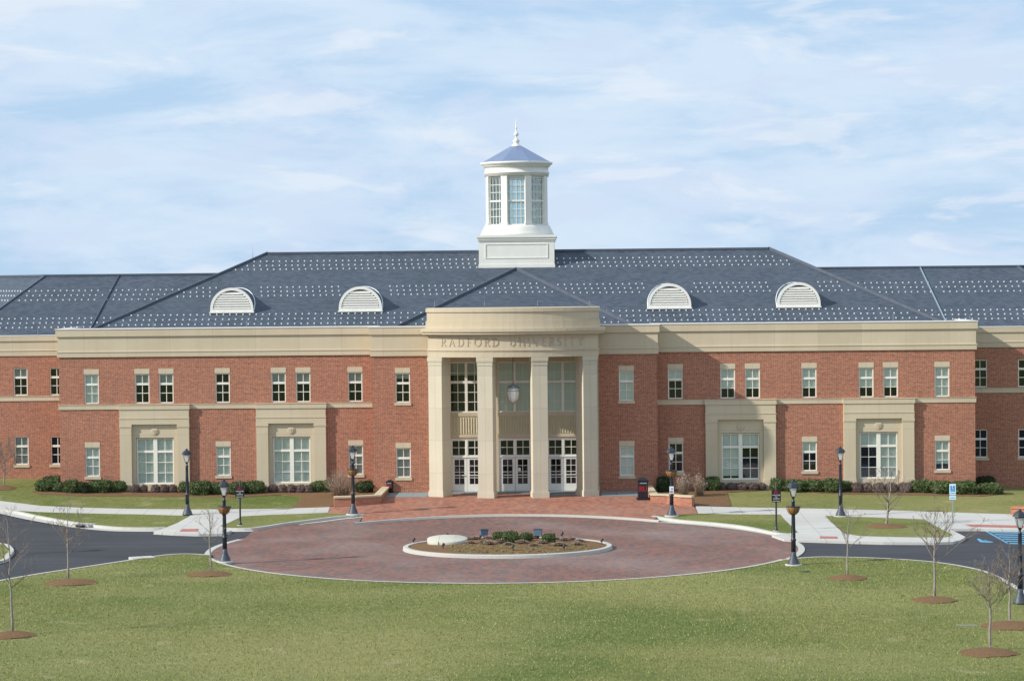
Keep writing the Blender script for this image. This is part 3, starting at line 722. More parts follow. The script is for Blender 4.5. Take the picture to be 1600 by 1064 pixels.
for v in md.vertices: v.co = Vector((v.co.x, -v.co.z, v.co.y))
md.update()
BW, BH = 2.27, 2.80
bayframe = frame_mesh(BW, BH, 2, [(BH*.70, .14), (BH*.465, .04), (BH*.24, .04)], fw=.085, mullion=.24, mun=.04)
baypane = pane_mesh(BW, BH)
bayb = {-21.79: [(None, None, 1)], -13.52: [(None, None, 1)], 13.52: [(-BW/2+.05, -.02, .93), (.02, BW/2-.05, .31)], 21.79: [(-BW/2+.05, -.02, .31), (.02, BW/2-.05, 1)]}
for bx in BAYX:
    s_ = link('window_bay_surround', sm_, B, (bx, 0, 0)); link('medallion', md, s_, (0, -.055, 4.2))
    f = link('window', bayframe, B, (bx, 0, 1.02)); link('pane', baypane, f)
    for a, b, c in bayb[bx]: link('blind', blind_mesh(BW, BH, c, 'blind', .19, a, b), f)

# ------------------------------------------------------------------ portico
RP = 10.5; APEX = -5.25; PCY = APEX+RP; HALF = 5.0
def plan(o=0.0, n=18, back=CY0-.0, inner=False):
    r = RP+o; hx = HALF+o; th = math.asin(min(.99, hx/r))
    arc = [(r*sin(-th+2*th*i/n), PCY - r*cos(-th+2*th*i/n)) for i in range(n+1)]
    return [(-hx, back)] + arc + [(hx, back)]
def ply(mb, z0, z1, o, back=None): mb.prism(plan(o, back=CY0+.02 if back is None else back), z0, z1)
LB = 8.67
ent = MB()
# architrave, beam ring around a hollow porch ceiling
ent.prism(plan(0, back=CY0+.02), 8.92, 9.04)
th0 = math.asin(HALF/RP)
def arcband(mb, r0, r1, z0, z1, n=18, t=th0):
    a = [(r1*sin(-t+2*t*i/n), PCY-r1*cos(-t+2*t*i/n)) for i in range(n+1)]; b = [(r0*sin(-t+2*t*i/n), PCY-r0*cos(-t+2*t*i/n)) for i in range(n+1)]
    for i in range(n): mb.prism([a[i], a[i+1], b[i+1], b[i]], z0, z1)
arcband(ent, RP-1.1, RP, LB, 8.918)
for s in (-1, 1):
    a, b = sorted((s*HALF, s*(HALF-.9))); ent.box(a, b, -3.6, CY0+.02, LB, 8.918)
ply(ent, 9.042, 9.09, .05); ply(ent, 9.092, 9.93, -.02)
ply(ent, 9.932, 10.0, .12); ply(ent, 10.002, 10.15, .30); ply(ent, 10.152, 10.33, .38)
ply(ent, 10.332, 10.77, .10)
ply(ent, 10.772, 11.29, .03); ply(ent, 11.292, 11.52, .09)
eo = ent.build('portico_entablature', M['stone'], B)
for s in (-1, 1):
    a, b = sorted((s*4.12, s*4.99)); MB().box(a, b, -1.93, CY0+.01, .3, LB-.003).box(a-.03, b+.03, -1.96, CY0+.01, .3, .82).box(a-.03, b+.03, -1.96, CY0+.01, 8.42, LB-.004).build('pilaster', M['stone_pale'], B)
# carved lettering on the frieze
GL = {}
def arcp(cx, cy, rx, ry, a0, a1, n=9): return [(cx+rx*cos(R(a0+(a1-a0)*i/n)), cy+ry*sin(R(a0+(a1-a0)*i/n))) for i in range(n+1)]
T, t_ = .125, .07
GL['R'] = (.62, [([(.12, 0), (.12, 1)], T), (arcp(.30, .74, .24, .24, 90, -90), T), ([(.12, .98), (.30, .98)], t_), ([(.12, .5), (.30, .5)], t_), ([(.30, .5), (.62, 0)], T)], [(.12, 0), (.64, 0), (.08, 1)])
GL['A'] = (.74, [([(.06, 0), (.38, 1)], t_), ([(.36, 1), (.70, 0)], T), ([(.18, .36), (.56, .36)], t_)], [(.06, 0), (.70, 0)])
GL['D'] = (.78, [([(.12, 0), (.12, 1)], T), (arcp(.28, .5, .46, .48, 90, -90, 14), T), ([(.12, .98), (.28, .98)], t_), ([(.12, .02), (.28, .02)], t_)], [(.08, 0), (.08, 1)])
GL['F'] = (.54, [([(.12, 0), (.12, 1)], T), ([(.12, .98), (.52, .98)], t_), ([(.12, .52), (.44, .52)], t_)], [(.12, 0), (.08, 1)])
GL['O'] = (.90, [(arcp(.45, .5, .40, .47, 0, 360, 26), .11)], [])
GL['U'] = (.74, [([(.12, 1), (.12, .32)], T), (arcp(.38, .32, .26, .29, 180, 360, 12), .1), ([(.64, .32), (.64, 1)], t_)], [(.12, 1), (.64, 1)])
GL['N'] = (.80, [([(.12, 0), (.12, 1)], t_), ([(.12, 1), (.70, 0)], T), ([(.70, 0), (.70, 1)], t_)], [(.12, 0), (.08, 1), (.70, 1)])
GL['I'] = (.24, [([(.12, 0), (.12, 1)], T)], [(.12, 0), (.12, 1)])
GL['V'] = (.74, [([(.04, 1), (.38, 0)], T), ([(.36, 0), (.70, 1)], t_)], [(.04, 1), (.70, 1)])
GL['E'] = (.54, [([(.12, 0), (.12, 1)], T), ([(.12, .98), (.50, .98)], t_), ([(.12, .52), (.44, .52)], t_), ([(.12, .02), (.52, .02)], t_)], [(.08, 0), (.08, 1)])
GL['S'] = (.54, [(arcp(.28, .75, .20, .22, 40, 270, 10) + arcp(.26, .26, .22, .24, 90, -140, 10), .1)], [])
GL['T'] = (.66, [([(.33, 0), (.33, 1)], T), ([(.02, .98), (.64, .98)], t_)], [(.33, 0)])
GL['Y'] = (.70, [([(.35, 0), (.35, .48)], T), ([(.35, .46), (.06, 1)], T), ([(.35, .46), (.64, 1)], t_)], [(.35, 0), (.06, 1), (.64, 1)])
def glyph(mb, ch, fn, h):
    wd, strokes, serifs = GL[ch]
    def bar(a, b, t):
        dx, dy = b[0]-a[0], b[1]-a[1]; l = math.hypot(dx, dy) or 1; nx, ny = -dy/l*t/2, dx/l*t/2; ex, ey = dx/l*.015, dy/l*.015
        q = [(a[0]+nx-ex, a[1]+ny-ey), (a[0]-nx-ex, a[1]-ny-ey), (b[0]-nx+ex, b[1]-ny+ey), (b[0]+nx+ex, b[1]+ny+ey)]
        mb.add([fn(x*h, z*h, 0) for x, z in q] + [fn(x*h, z*h, 1) for x, z in q], [(0,1,2,3), (7,6,5,4), (0,4,5,1), (1,5,6,2), (2,6,7,3), (3,7,4,0)])
    for pts, t in strokes:
        for a, b in zip(pts, pts[1:]): bar(a, b, t)
    for sx, sz in serifs: bar((sx-.11, abs(sz-.022)), (sx+.11, abs(sz-.022)), .045)
    return wd*h
txt = 'RADFORD UNIVERSITY'; hh = .46; gap = .23
tot = sum((GL[c][0]*hh if c != ' ' else .28) + gap for c in txt) - gap; sA = -4.19; sB = 4.12; gap += ((sB-sA)-tot)/(len(txt)-1)
x = sA
for c in txt:
    if c == ' ': x += .28+gap; continue
    mb = MB(); wd = GL[c][0]*hh; th = math.asin((x+wd/2)/RP)
    tx, ty = cos(th), sin(th); nx, ny = sin(th), -cos(th); bx, by = (RP-.02)*sin(th), PCY-(RP-.02)*cos(th)
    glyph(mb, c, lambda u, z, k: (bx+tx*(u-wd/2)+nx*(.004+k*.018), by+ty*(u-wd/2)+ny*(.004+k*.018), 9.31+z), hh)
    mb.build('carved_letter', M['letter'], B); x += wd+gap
# columns
for i, th in enumerate((-26.0, -9.0, 8.6, 25.4)):
    a = R(th); mb = MB(); w2 = .445
    def cb(z0, z1, o=0):
        mb.box(-w2-o, w2+o, -.0-o, 1.02+o, z0, z1)
    cb(.2, .80, .05); cb(.80, .86, .025); cb(.86, 8.20); cb(8.20, 8.26, .025); cb(8.26, 8.38, .005); cb(8.38, 8.44, .03); cb(8.44, LB-.002, .045)
    c = mb.build('column', M['stone_pale'], B, (RP*.995*sin(a), PCY-RP*.995*cos(a), 0), a)
# porch floor: stone sill slab, slate landing
mb = MB(); mb.prism(plan(.02, back=CY0), .1, .455); mb.build('porch_sill', M['stone_cap'], B)
mb = MB(); mb.prism(plan(-1.25, back=CY0), .456, .50); mb.box(-3.9, 3.9, -2.5, CY0-.001, .501, .56); mb.build('porch_floor', M['greyslab'], B)
# stone back wall with three bays
BAY = 2.875
mb = MB(); holes = []
for k in (-1, 0, 1): holes += [(k*BAY-.99, k*BAY+.99, 5.28, 8.28), (k*BAY-.97, k*BAY+.97, .56, 3.72)]
wall(mb, -4.9, 4.9, .3, 8.95, holes, CY0-.06, .25)
for k in (-1, 0, 1): mb.box(k*BAY-1.02, k*BAY+1.02, CY0-.10, CY0-.058, 3.80, 3.97); mb.box(k*BAY-1.02, k*BAY+1.02, CY0-.12, CY0-.058, 5.06, 5.27)
mb.build('porch_wall', M['stone'], B, fix=False)
uh = 2.72
upf = frame_mesh(1.98, 3.0, 2, [(1.80, .15), (1.2, .035), (.62, .035), (2.36, .035)], fw=.07, mullion=.16, mun=.035)
for nm, zz in (('window', 0),):
    for k in (-1, 0, 1):
        f = link('window', upf, B, (k*BAY, CY0-.06, 5.28)); link('pane', pane_mesh(1.98, 3.0), f)
        link('blind', blind_mesh(1.98, 3.0, .26 if k < 0 else 1, 'blind_grey' if k < 0 else 'blind'), f)
sp = MB(); sp.box(-.99, .99, -.02, -.001, .0, 1.05)
for i in range(13): xx = -.93+i*.155; sp.prism([(xx-.03, -.021), (xx, -.06), (xx+.03, -.021)], .05, 1.0)
spm = sp.mesh('spandrel_panel', M['spandrel'])
door_f = MB(); dw, dh = 1.94, 3.16
door_f.box(-dw/2, -dw/2+.07, .04, .18, 0, dh); door_f.box(dw/2-.07, dw/2, .04, .18, 0, dh); door_f.box(-dw/2+.07, dw/2-.07, .04, .18, dh-.08, dh)
door_f.box(-dw/2+.07, dw/2-.07, .03, .18, 2.02, 2.12); door_f.box(-.05, .05, .035, .18, 2.12, dh-.08)
for a, b in ((-.90, -.05), (.05, .90)):
    door_f.box((a+b)/2-.018, (a+b)/2+.018, .07, .15, 2.17, dh-.13); door_f.box(a+.05, b-.05, .072, .15, 2.605, 2.64)
    door_f.box(a, a+.05, .06, .16, 2.12, dh-.08); door_f.box(b-.05, b, .06, .16, 2.12, dh-.08); door_f.box(a+.05, b-.05, .06, .16, 2.12, 2.17); door_f.box(a+.05, b-.05, .06, .16, dh-.13, dh-.08)
dfm = door_f.mesh('door_frame', M['white'])
tp = MB(); tp.quad((-.9, .12, 2.13), (.9, .12, 2.13), (.9, .12, 3.08), (-.9, .12, 3.08)); tpm = tp.mesh('pane', M['glass'], False)
lf = MB(); lw = .88
gx0, gx1, gz0, gz1 = .15, .73, .44, 1.90
lf.box(0, gx0, .07, .13, 0, 2.0); lf.box(gx1, lw, .07, .13, 0, 2.0); lf.box(gx0, gx1, .07, .13, 0, gz0); lf.box(gx0, gx1, .07, .13, gz1, 2.0)
lf.box((gx0+gx1)/2-.016, (gx0+gx1)/2+.016, .08, .125, gz0, gz1)
for z in (.82, 1.16, 1.53): lf.box(gx0, gx1, .082, .124, z-.016, z+.016)
lfm = lf.mesh('door_leaf', M['white'])
lp = MB(); lp.quad((gx0, .105, gz0), (gx1, .105, gz0), (gx1, .105, gz1), (gx0, .105, gz1)); lpm = lp.mesh('pane', M['glass'], False)
hd = MB(); hd.box(gx0-.02, gx1+.02, .02, .05, .95, 1.0); hd.box(gx0+.0, gx0+.03, .05, .07, .96, .99); hd.box(gx1-.03, gx1, .05, .07, .96, .99); hdm = hd.mesh('push_bar', M['coping'])
for k in (-1, 0, 1):
    link('spandrel_panel', spm, B, (k*BAY, CY0-.061, 3.98))
    f = link('entrance_transom', dfm, B, (k*BAY, CY0-.06, .56)); link('pane', tpm, f)
    for s in (0, 1):
        l = link('door', lfm, B, (k*BAY + (-.888 if s == 0 else .008), CY0-.06, .562)); link('pane', lpm, l); link('push_bar', hdm, l)
        if k == 0 and s == 1: MB().box(.17, .32, .078, .081, 1.20, 1.40).build('door_notice', M['white_letter'], l)

# ------------------------------------------------------------------ roofs
SL = .49
def rz(y): return 9.98+SL*y
rr = 9.85
mb = MB()
e = 26.0; ey0, ey1 = .35, .35+2*rr; z0 = rz(.35); zt = rz(.35+rr); xr = e-rr
V = [(-e, ey0, z0), (e, ey0, z0), (e, ey1, z0), (-e, ey1, z0), (-xr, ey0+rr, zt), (xr, ey0+rr, zt)]
mb.add(V, [(0, 1, 5, 4), (1, 2, 5), (2, 3, 4, 5), (3, 0, 4)]); mb.build('roof', M['slate'], B)
MB().box(-WX+.35, WX-.35, -.0, 19.9, 10.02, 10.09).box(-CXW+.35, CXW-.35, CY0+.35, -.001, 10.0, 10.07).build('gutter_deck', M['slate_cap'], B)
# portico hip roof
a_ = 7.4; py0 = -1.15; apz = 10.15+SL*a_; apy = py0+a_
yb = (apz-9.98)/SL
PR = [(-a_, py0, 10.15), (a_, py0, 10.15), (0, apy, apz), (0, yb+.3, apz), (-a_, .35, 10.15), (a_, .35, 10.15)]
mb = MB(); mb.add(PR, [(0, 1, 2), (1, 5, 3, 2), (0, 2, 3, 4)]); mb.build('portico_roof', M['slate'], B)
# wings
WSL = .487
def wz(y): return 7.95+WSL*y
for s in (-1, 1):
    mb = MB(); A = (s*17, 3.85, wz(3.85)); Bp = (s*(BD[s]+.16), 3.85, wz(3.85)); C = (s*(BD[s]-3.5), 11.8, wz(11.8)); D = (s*17, 11.8, wz(11.8))
    E1 = (s*(BD[s]+.16+14*ca), 3.85+14*sa, wz(3.85)); F1 = (C[0]+s*14*ca, C[1]+14*sa, wz(11.8))
    G1 = (s*17, 19.75, wz(3.85)); H1 = (s*27.3, 19.75, wz(3.85)); I1 = (H1[0]+s*14*ca, H1[1]+14*sa, wz(3.85))
    mb.add([A, Bp, C, D], [(0, 1, 2, 3)]); mb.add([Bp, E1, F1, C], [(0, 1, 2, 3)]); mb.add([D, C, H1, G1], [(0, 1, 2, 3)]); mb.add([C, F1, I1, H1], [(0, 1, 2, 3)]); mb.add([E1, F1, I1], [(0, 1, 2)])
    mb.build('wing_roof', M['slate'], B)
# hip and ridge caps
def cap(mb, a, b, w_=.12, h=.10):
    a, b = Vector(a), Vector(b); d = (b-a).normalized(); sd = d.cross(Vector((0, 0, 1))).normalized(); u = sd.cross(d)
    mb.obox((a+b)/2+u*h*.3, d, sd, u, (b-a).length/2, w_/2, h)
def cap1(n, *a): mb = MB(); cap(mb, *a); mb.build(n, M['slate_cap'], B)
for q in ((V[0], V[4]), (V[1], V[5]), (V[2], V[5]), (V[3], V[4]), (PR[0], PR[2], .10, .12), (PR[1], PR[2], .10, .12)): cap1('hip_cap', *q)
cap1('ridge_cap', V[4], V[5], .3, .07)
for s in (-1, 1):
    cap1('ridge_cap', (s*19, 11.8, wz(11.8)), (s*(BD[s]-3.5), 11.8, wz(11.8)), .3, .06); cap1('hip_cap', (s*(BD[s]-3.5), 11.8, wz(11.8)), (s*(BD[s]+.16), 3.85, wz(3.85)), .2, .05)
    cap1('ridge_cap', (s*(BD[s]-3.5), 11.8, wz(11.8)), (s*(BD[s]-3.5+14*ca), 11.8+14*sa, wz(11.8)), .3, .06)
for s in (-1, 1):
    mb = MB(); cap(mb, (s*26.1, 11.8, wz(11.8)), (s*26.75, 2.9, wz(2.9)), .06, .07); mb.build('roof_seam', M['galv'] if s > 0 else M['slate_cap'], B)  # pale right seam, dark left seam: sunlit and shaded faces put into colour
# snow guards
gm = MB().box(-.038, .038, -.03, .02, -.03, .062).mesh('snow_guard', M['guard'])
first = []; rest = MB()
dorm = []
for px in (362, 563, 1046, 1248): dorm.append(aty(px, 470, 2.6).x)
def addg(x, y, z, near):
    for d in dorm:
        if abs(x-d) < 1.5 and 2.55 < y < 5.9 and (abs(x-d) < 1.38): return
    if abs(x) < 2.5 and y > 7.95: return
    if near and len(first) < 100: first.append((x, y, z)); return
    x += random.uniform(-.02, .02); rest.box(x-.038, x+.038, y-.03, y+.02, z-.03, z+.062)
for k, y in enumerate((1.26, 1.84, 2.42, 4.70, 5.22, 5.75, 8.07, 8.57, 9.13)):
    lim = e-(y-.35)-.35
    n = int(lim*2/.405); off = .2 if k % 2 else 0
    order = sorted(range(n), key=lambda i: abs(-lim+off+i*.405))
    for i in order:
        x = -lim+off+i*.405
        if abs(x) > lim: continue
        inside = abs(x) < a_-(y-py0)+.25 or (abs(x) < .3 and y < apy)
        if y < apy+.5 and abs(x) < a_-(y+.2-py0)+.55: continue
        addg(x, y, rz(y), k == 2)
for k, y in enumerate((-.36, .2, 3.37, 3.90, 4.43)):
    lim = a_-(y-py0)-.3; n = int(lim*2/.405)
    for i in range(n+1):
        x = -lim+(.2 if k % 2 else 0)+i*.405
        if abs(x) < lim: addg(x, y, 10.71+SL*y, False)
for s in (-1, 1):
    for k, y in enumerate((5.09, 5.64, 6.19, 8.54, 9.14, 9.75)):
        x = BD[s]-.4-(y-3.85)*.46
        hipx = (10.15+.49*26-wz(y))/.49+.45
        x0 = hipx
        while x0 < x:
            if abs(x0-26.4) > .14: addg(s*(x0+(.2 if k % 2 else 0)), y, wz(y), False)
            x0 += .405
        q = .4
        while q < 10:
            bx, by = s*(BD[s]+.16-(y-3.85)*.46+.0), y
            rest.box(bx+s*q*ca-.04, bx+s*q*ca+.04, by+q*sa-.03, by+q*sa+.03, wz(y)-.03, wz(y)+.075); q += .405
for p in first: link('snow_guard', gm, B, p)
tag(rest.build('snow_guard', M['guard'], B), kind='stuff')
# dormers
dr = 1.33; dz0 = rz(2.6)+.02
face = MB()
outer = [(dr*cos(R(a)), .22+dr*sin(R(a))) for a in range(0, 181, 9)]; inner = [((dr-.17)*cos(R(a)), .24+(dr-.19)*sin(R(a))) for a in range(0, 181, 9)]
n = len(outer)
for i in range(n-1):
    q = [outer[i], outer[i+1], inner[i+1], inner[i]]
    face.add([(x, -.05, z) for x, z in q] + [(x, .10, z) for x, z in q], [(0, 1, 2, 3), (7, 6, 5, 4), (0, 4, 5, 1), (1, 5, 6, 2), (2, 6, 7, 3), (3, 7, 4, 0)])
face.box(-dr-.0, dr+.0, -.055, .1, .07, .238); face.box(-dr-.05, dr+.05, -.11, .1, 0, .068)
fm = face.mesh('dormer', M['white'])
lv = MB()
for i in range(7):
    z = .26+i*.145; hw = math.sqrt(max(.01, (dr-.20)**2-(z+.05-.24)**2))
    lv.add([(-hw, -.035, z), (hw, -.035, z), (hw, .085, z+.10), (-hw, .085, z+.10), (-hw, -.035, z+.055), (hw, -.035, z+.055), (hw, .085, z+.15), (-hw, .085, z+.15)],
           [(0, 3, 2, 1), (4, 5, 6, 7), (0, 1, 5, 4), (1, 2, 6, 5), (2, 3, 7, 6), (3, 0, 4, 7)])
lvm = lv.mesh('louver', M['white'])
bar = MB(); k = 24; A = [((dr-.05)*cos(pi*i/k), .22+(dr-.05)*sin(pi*i/k)) for i in range(k+1)]
A = [(dr-.05, 0)] + A + [(-dr+.05, 0)]
bar.add([(x, .10, z) for x, z in A] + [(x, 3.6, z) for x, z in A], [(i, i+1, len(A)+i+1, len(A)+i) for i in range(len(A)-1)], True)
bm_ = bar.mesh('barrel_roof', M['slate'], False)
bk = MB(); bk.add([(x*.99, .12, z*.99) for x, z in A], [tuple(range(len(A)))]); bkm = bk.mesh('backing', M['slate_cap'], False)
fl = MB()
fl_pts = []
for x, z in A:
    yy = z/SL; fl_pts.append((x*1.03, yy, z+.03))
fl.tube(fl_pts, [.03]*len(fl_pts), 5); flm = fl.mesh('flashing', M['guard'])
for x in dorm:
    d = link('dormer', fm, B, (x, 2.6, dz0)); link('louver', lvm, d); link('barrel_roof', bm_, d); link('backing', bkm, d); link('flashing', flm, d)
# cupola
cy = 10.46; hw = 2.40
cp = MB(); cp.box(-hw, hw, cy-hw, cy+hw, 13.2, 15.58)
cp.box(-hw-.04, hw+.04, cy-hw-.04, cy+hw+.04, 13.2, 14.12)
cp.box(-hw-.05, hw+.05, cy-hw-.05, cy+hw+.05, 15.582, 15.68); cp.box(-hw-.10, hw+.10, cy-hw-.10, cy+hw+.10, 15.682, 15.82); cp.box(-hw-.16, hw+.16, cy-hw-.16, cy+hw+.16, 15.822, 15.98)
yf = cy-hw-.001
for (a, b, c, d) in ((-2.0, 2.0, 15.38, 15.43), (-2.0, 2.0, 14.50, 14.55), (-2.0, -1.95, 14.55, 15.38), (1.95, 2.0, 14.55, 15.38)): cp.box(a, b, yf-.03, yf+.02, c, d)
C_ = cp.build('cupola', M['cupola'], B)
dr_ = MB()
RD = 2.03
dr_.lathe([(2.36, 15.981), (2.36, 16.10), (2.30, 16.16), (2.27, 16.28), (2.16, 16.48), (2.10, 16.62), (2.0, 16.63), (1.80, 16.63), (1.80, 15.99)], 0, cy, 64)
for k in range(8):
    a = R(22.5+45*k)
    c = (RD-.11)*Vector((cos(a), sin(a), 0)); c.y += cy
    dr_.obox((c.x, c.y, 18.2), (-sin(a), cos(a), 0), (cos(a), sin(a), 0), (0, 0, 1), .21, .13, 1.565)
    dr_.obox((c.x, c.y, 16.72), (-sin(a), cos(a), 0), (cos(a), sin(a), 0), (0, 0, 1), .24, .16, .09)
dr_.lathe([(1.85, 19.76), (2.06, 19.76), (2.08, 19.95), (2.12, 19.97), (2.12, 20.02), (2.05, 20.04), (2.05, 20.36), (2.12, 20.38), (2.18, 20.44), (2.18, 20.50), (2.30, 20.54), (2.34, 20.66), (2.30, 20.68), (0.0, 20.69)], 0, cy, 64)
for nm in (0,): dr_.build('drum', M['cupola'], C_)
MB().lathe([(2.33, 20.685), (.42, 21.72), (0.0, 21.85)], 0, cy, 8, smooth=False, a0=R(22.5)).build('cone_roof', M['lead'], C_)
fi = MB(); fi.lathe([(.34, 21.70), (.30, 21.80), (.16, 21.86), (.17, 22.0), (.24, 22.08), (.12, 22.2), (.06, 22.3), (.06, 22.38), (.12, 22.42), (.17, 22.52), (.12, 22.62), (.05, 22.68), (.045, 22.9), (.07, 22.93), (.04, 22.97), (.028, 23.2), (.004, 23.6)], 0, cy, 16)
fi.build('finial', M['white'], C_)
wm = MB(); ww, wh = 1.17, 3.1
wm.box(-ww/2, -ww/2+.06, -.05, .05, 0, wh); wm.box(ww/2-.06, ww/2, -.05, .05, 0, wh); wm.box(-ww/2+.06, ww/2-.06, -.05, .05, wh-.07, wh); wm.box(-ww/2+.06, ww/2-.06, -.05, .05, 0, .07); wm.box(-ww/2+.06, ww/2-.06, -.05, .05, 1.5, 1.6)
for i in (1, 2, 3): xx = -ww/2+ww*i/4; wm.box(xx-.014, xx+.014, -.03, .02, .07, wh-.07)
for z in (.55, 1.03, 2.1, 2.58): wm.box(-ww/2+.06, ww/2-.06, -.028, .018, z-.014, z+.014)
wmm = wm.mesh('window', M['cupola'])
wp = MB(); wp.quad((-ww/2+.03, 0, .04), (ww/2-.03, 0, .04), (ww/2-.03, 0, wh-.03), (-ww/2+.03, 0, wh-.03)); wpm = wp.mesh('pane', glass('cupola_glass', (.72, .82, .78), .5), False)
for k in range(8):
    a = R(45*k); c = (1.80)*Vector((cos(a), sin(a), 0))
    o = link('cupola_window', wmm, C_, (c.x, c.y+cy, 16.63), a+pi/2)
    cpn = wpm; me2 = link('cupola_pane', cpn, C_, (c.x, c.y+cy, 16.63), a+pi/2)
# lightning rods
rodm = MB().lathe([(.014, 0), (.012, .25), (.003, .42)], n=6).mesh('lightning_rod', M['galv'])
for px in (239, 385, 524, 590, 1016, 1106, 1254, 1396, 1516):
    link('lightning_rod', rodm, B, (aty(px, 505, CY0 if 585 < px < 1024 else 0).x, (CY0+.1 if 585 < px < 1024 else .1), Z_TOP+.05))
for px in (678, 757, 840, 921):
    X = aty(px, 480, -4.9).x; link('lightning_rod', rodm, B, (X, PCY-math.sqrt((RP-.1)**2-X*X), 11.52))
link('lightning_rod', rodm, B, (aty(58.5, 520, WY).x, WY+.1, WZ+.03)); 
p = aty(395, 403, 9.5); MB().tube([(p.x, p.y, p.z-.2), (p.x, p.y, p.z+.75)], [.02, .006], 5).build('roof_mast', M['galv'], B)
# lantern in the porch
lx = aty(802, 616, -3.4); lz = lx.z
Lt = thing('hanging_lantern', 'large pale glass lantern hanging on a rod in the middle bay of the portico', 'lantern', (lx.x, -3.4, lz))
MB().lathe([(.0, -.50), (.05, -.50), (.14, -.44), (.28, -.28), (.355, .0), (.355, .2), (.31, .36), (.26, .40)], n=18).build('globe', M['lantern_glass'], Lt)
mb = MB()
for k in range(6):
    a = k*pi/3; mb.tube([((r+.012)*cos(a), (r+.012)*sin(a), z) for r, z in ((.05, -.5), (.15, -.44), (.28, -.28), (.355, 0), (.355, .2), (.31, .36))], [.010]*6, 5)
mb.lathe([(.357, .18), (.372, .19), (.372, .21), (.357, .22)], n=18); mb.lathe([(.0, -.62), (.04, -.58), (.03, -.54), (.05, -.5)], n=10)
mb.build('frame', M['galv'], Lt)
mb = MB(); mb.lathe([(.36, .36), (.34, .44), (.2, .5), (.09, .56), (.05, .64)], n=18)
for k in range(8): a = k*pi/4; mb.add([(.35*cos(a-.2), .35*sin(a-.2), .42), (.35*cos(a+.2), .35*sin(a+.2), .42), (.42*cos(a), .42*sin(a), .58)], [(0, 1, 2)])
mb.build('crown', M['galv'], Lt)
MB().tube([(0, 0, .6), (0, 0, 8.92-lz)], [.018, .018], 6).build('rod', M['iron'], Lt)

# ------------------------------------------------------------------ street lamps
def lantern_parts(root, z0):
    b = MB(); b.lathe([(.05, z0-.10), (.09, z0-.06), (.10, z0-.02), (.11, z0)], n=4, smooth=False, a0=pi/4); b.build('lantern_base', M['iron'], root)
    mb = MB(); r0, r1 = .115, .235
    mb.lathe([(r0, z0+.01), (r1, z0+.40)], n=4, smooth=False, a0=pi/4); mb.build('lantern_glass', M['glass_lamp'], root, fix=True)
    fr = MB()
    for k in range(4):
        a = pi/4+k*pi/2; fr.tube([(r0*cos(a), r0*sin(a), z0), (r1*1.02*cos(a), r1*1.02*sin(a), z0+.41)], [.013, .013], 5)
    fr.lathe([(r1+.02, z0+.40), (r1+.025, z0+.43), (r1, z0+.44)], n=4, smooth=False, a0=pi/4); fr.build('lantern_frame', M['iron'], root)
    MB().lathe([(.30, z0+.44), (.29, z0+.47), (.20, z0+.60), (.10, z0+.66), (.06, z0+.67), (.07, z0+.70), (.05, z0+.74), (.0, z0+.76)], n=8, smooth=False, a0=pi/8).build('lantern_roof', M['iron'], root)
    MB().lathe([(.05, z0+.06), (.055, z0+.2), (.03, z0+.3), (0, z0+.32)], n=10).build('bulb', simple('bulb_white', (.75, .72, .62), .4), root)
def make_lamp(label, p, hs=1.0, pad=False, group='street lamps round the drive'):
    t = thing('street_lamp', label, 'street lamp', (p.x, p.y, p.z), 0, group)
    H = 3.9*hs; z0 = H-.76
    MB().lathe([(.29, .0), (.29, .08), (.25, .11), (.245, .20), (.22, .24), (.165, .34), (.13, .46), (.115, .62)], n=14).build('base', M['iron_base'], t)
    mb = MB(); prof = [(.112, .62), (.105, 1.10), (.13, 1.13), (.13, 1.18), (.085, 1.24), (.066, z0-.28), (.085, z0-.26), (.085, z0-.22), (.06, z0-.18), (.05, z0-.08)]
    mb.lathe(prof, n=14)
    for k in range(10):
        a = k*pi/5; mb.tube([(.088*cos(a), .088*sin(a), 1.26), (.069*cos(a), .069*sin(a), z0-.3)], [.009, .007], 4)
    mb.build('post', M['iron'], t)
    lantern_parts(t, z0)
    if pad: MB().lathe([(.40, -.1), (.40, .035), (.36, .05), (0, .052)], n=20).build('footing', M['kerb'], t)
    return t
LB_ = [(293, 804.5, .96, False, 'black lamp post without basket by the left walk, beside the leftmost stone bay'),
  (351.5, 877.5, 1.0, True, 'black lamp post with basket at the left end of the brick circle'),
  (552, 803.5, .99, True, 'black lamp post with basket beside the low brick wall left of the entrance'),
  (1049.5, 806, .985, True, 'black lamp post with basket and paper notice, right of the entrance near the recycling bin'),
  (1240, 882.5, 1.0, True, 'black lamp post with basket at the right end of the brick circle'),
  (1313.5, 806.5, .985, True, 'black lamp post without basket on the corner of the concrete walk, right side'),
  (1594, 943, .98, False, 'black lamp post cut by the right edge of the view, by the accessible parking')]
lamps = [make_lamp(l, at(a, b), h, pd) for a, b, h, pd, l in LB_]
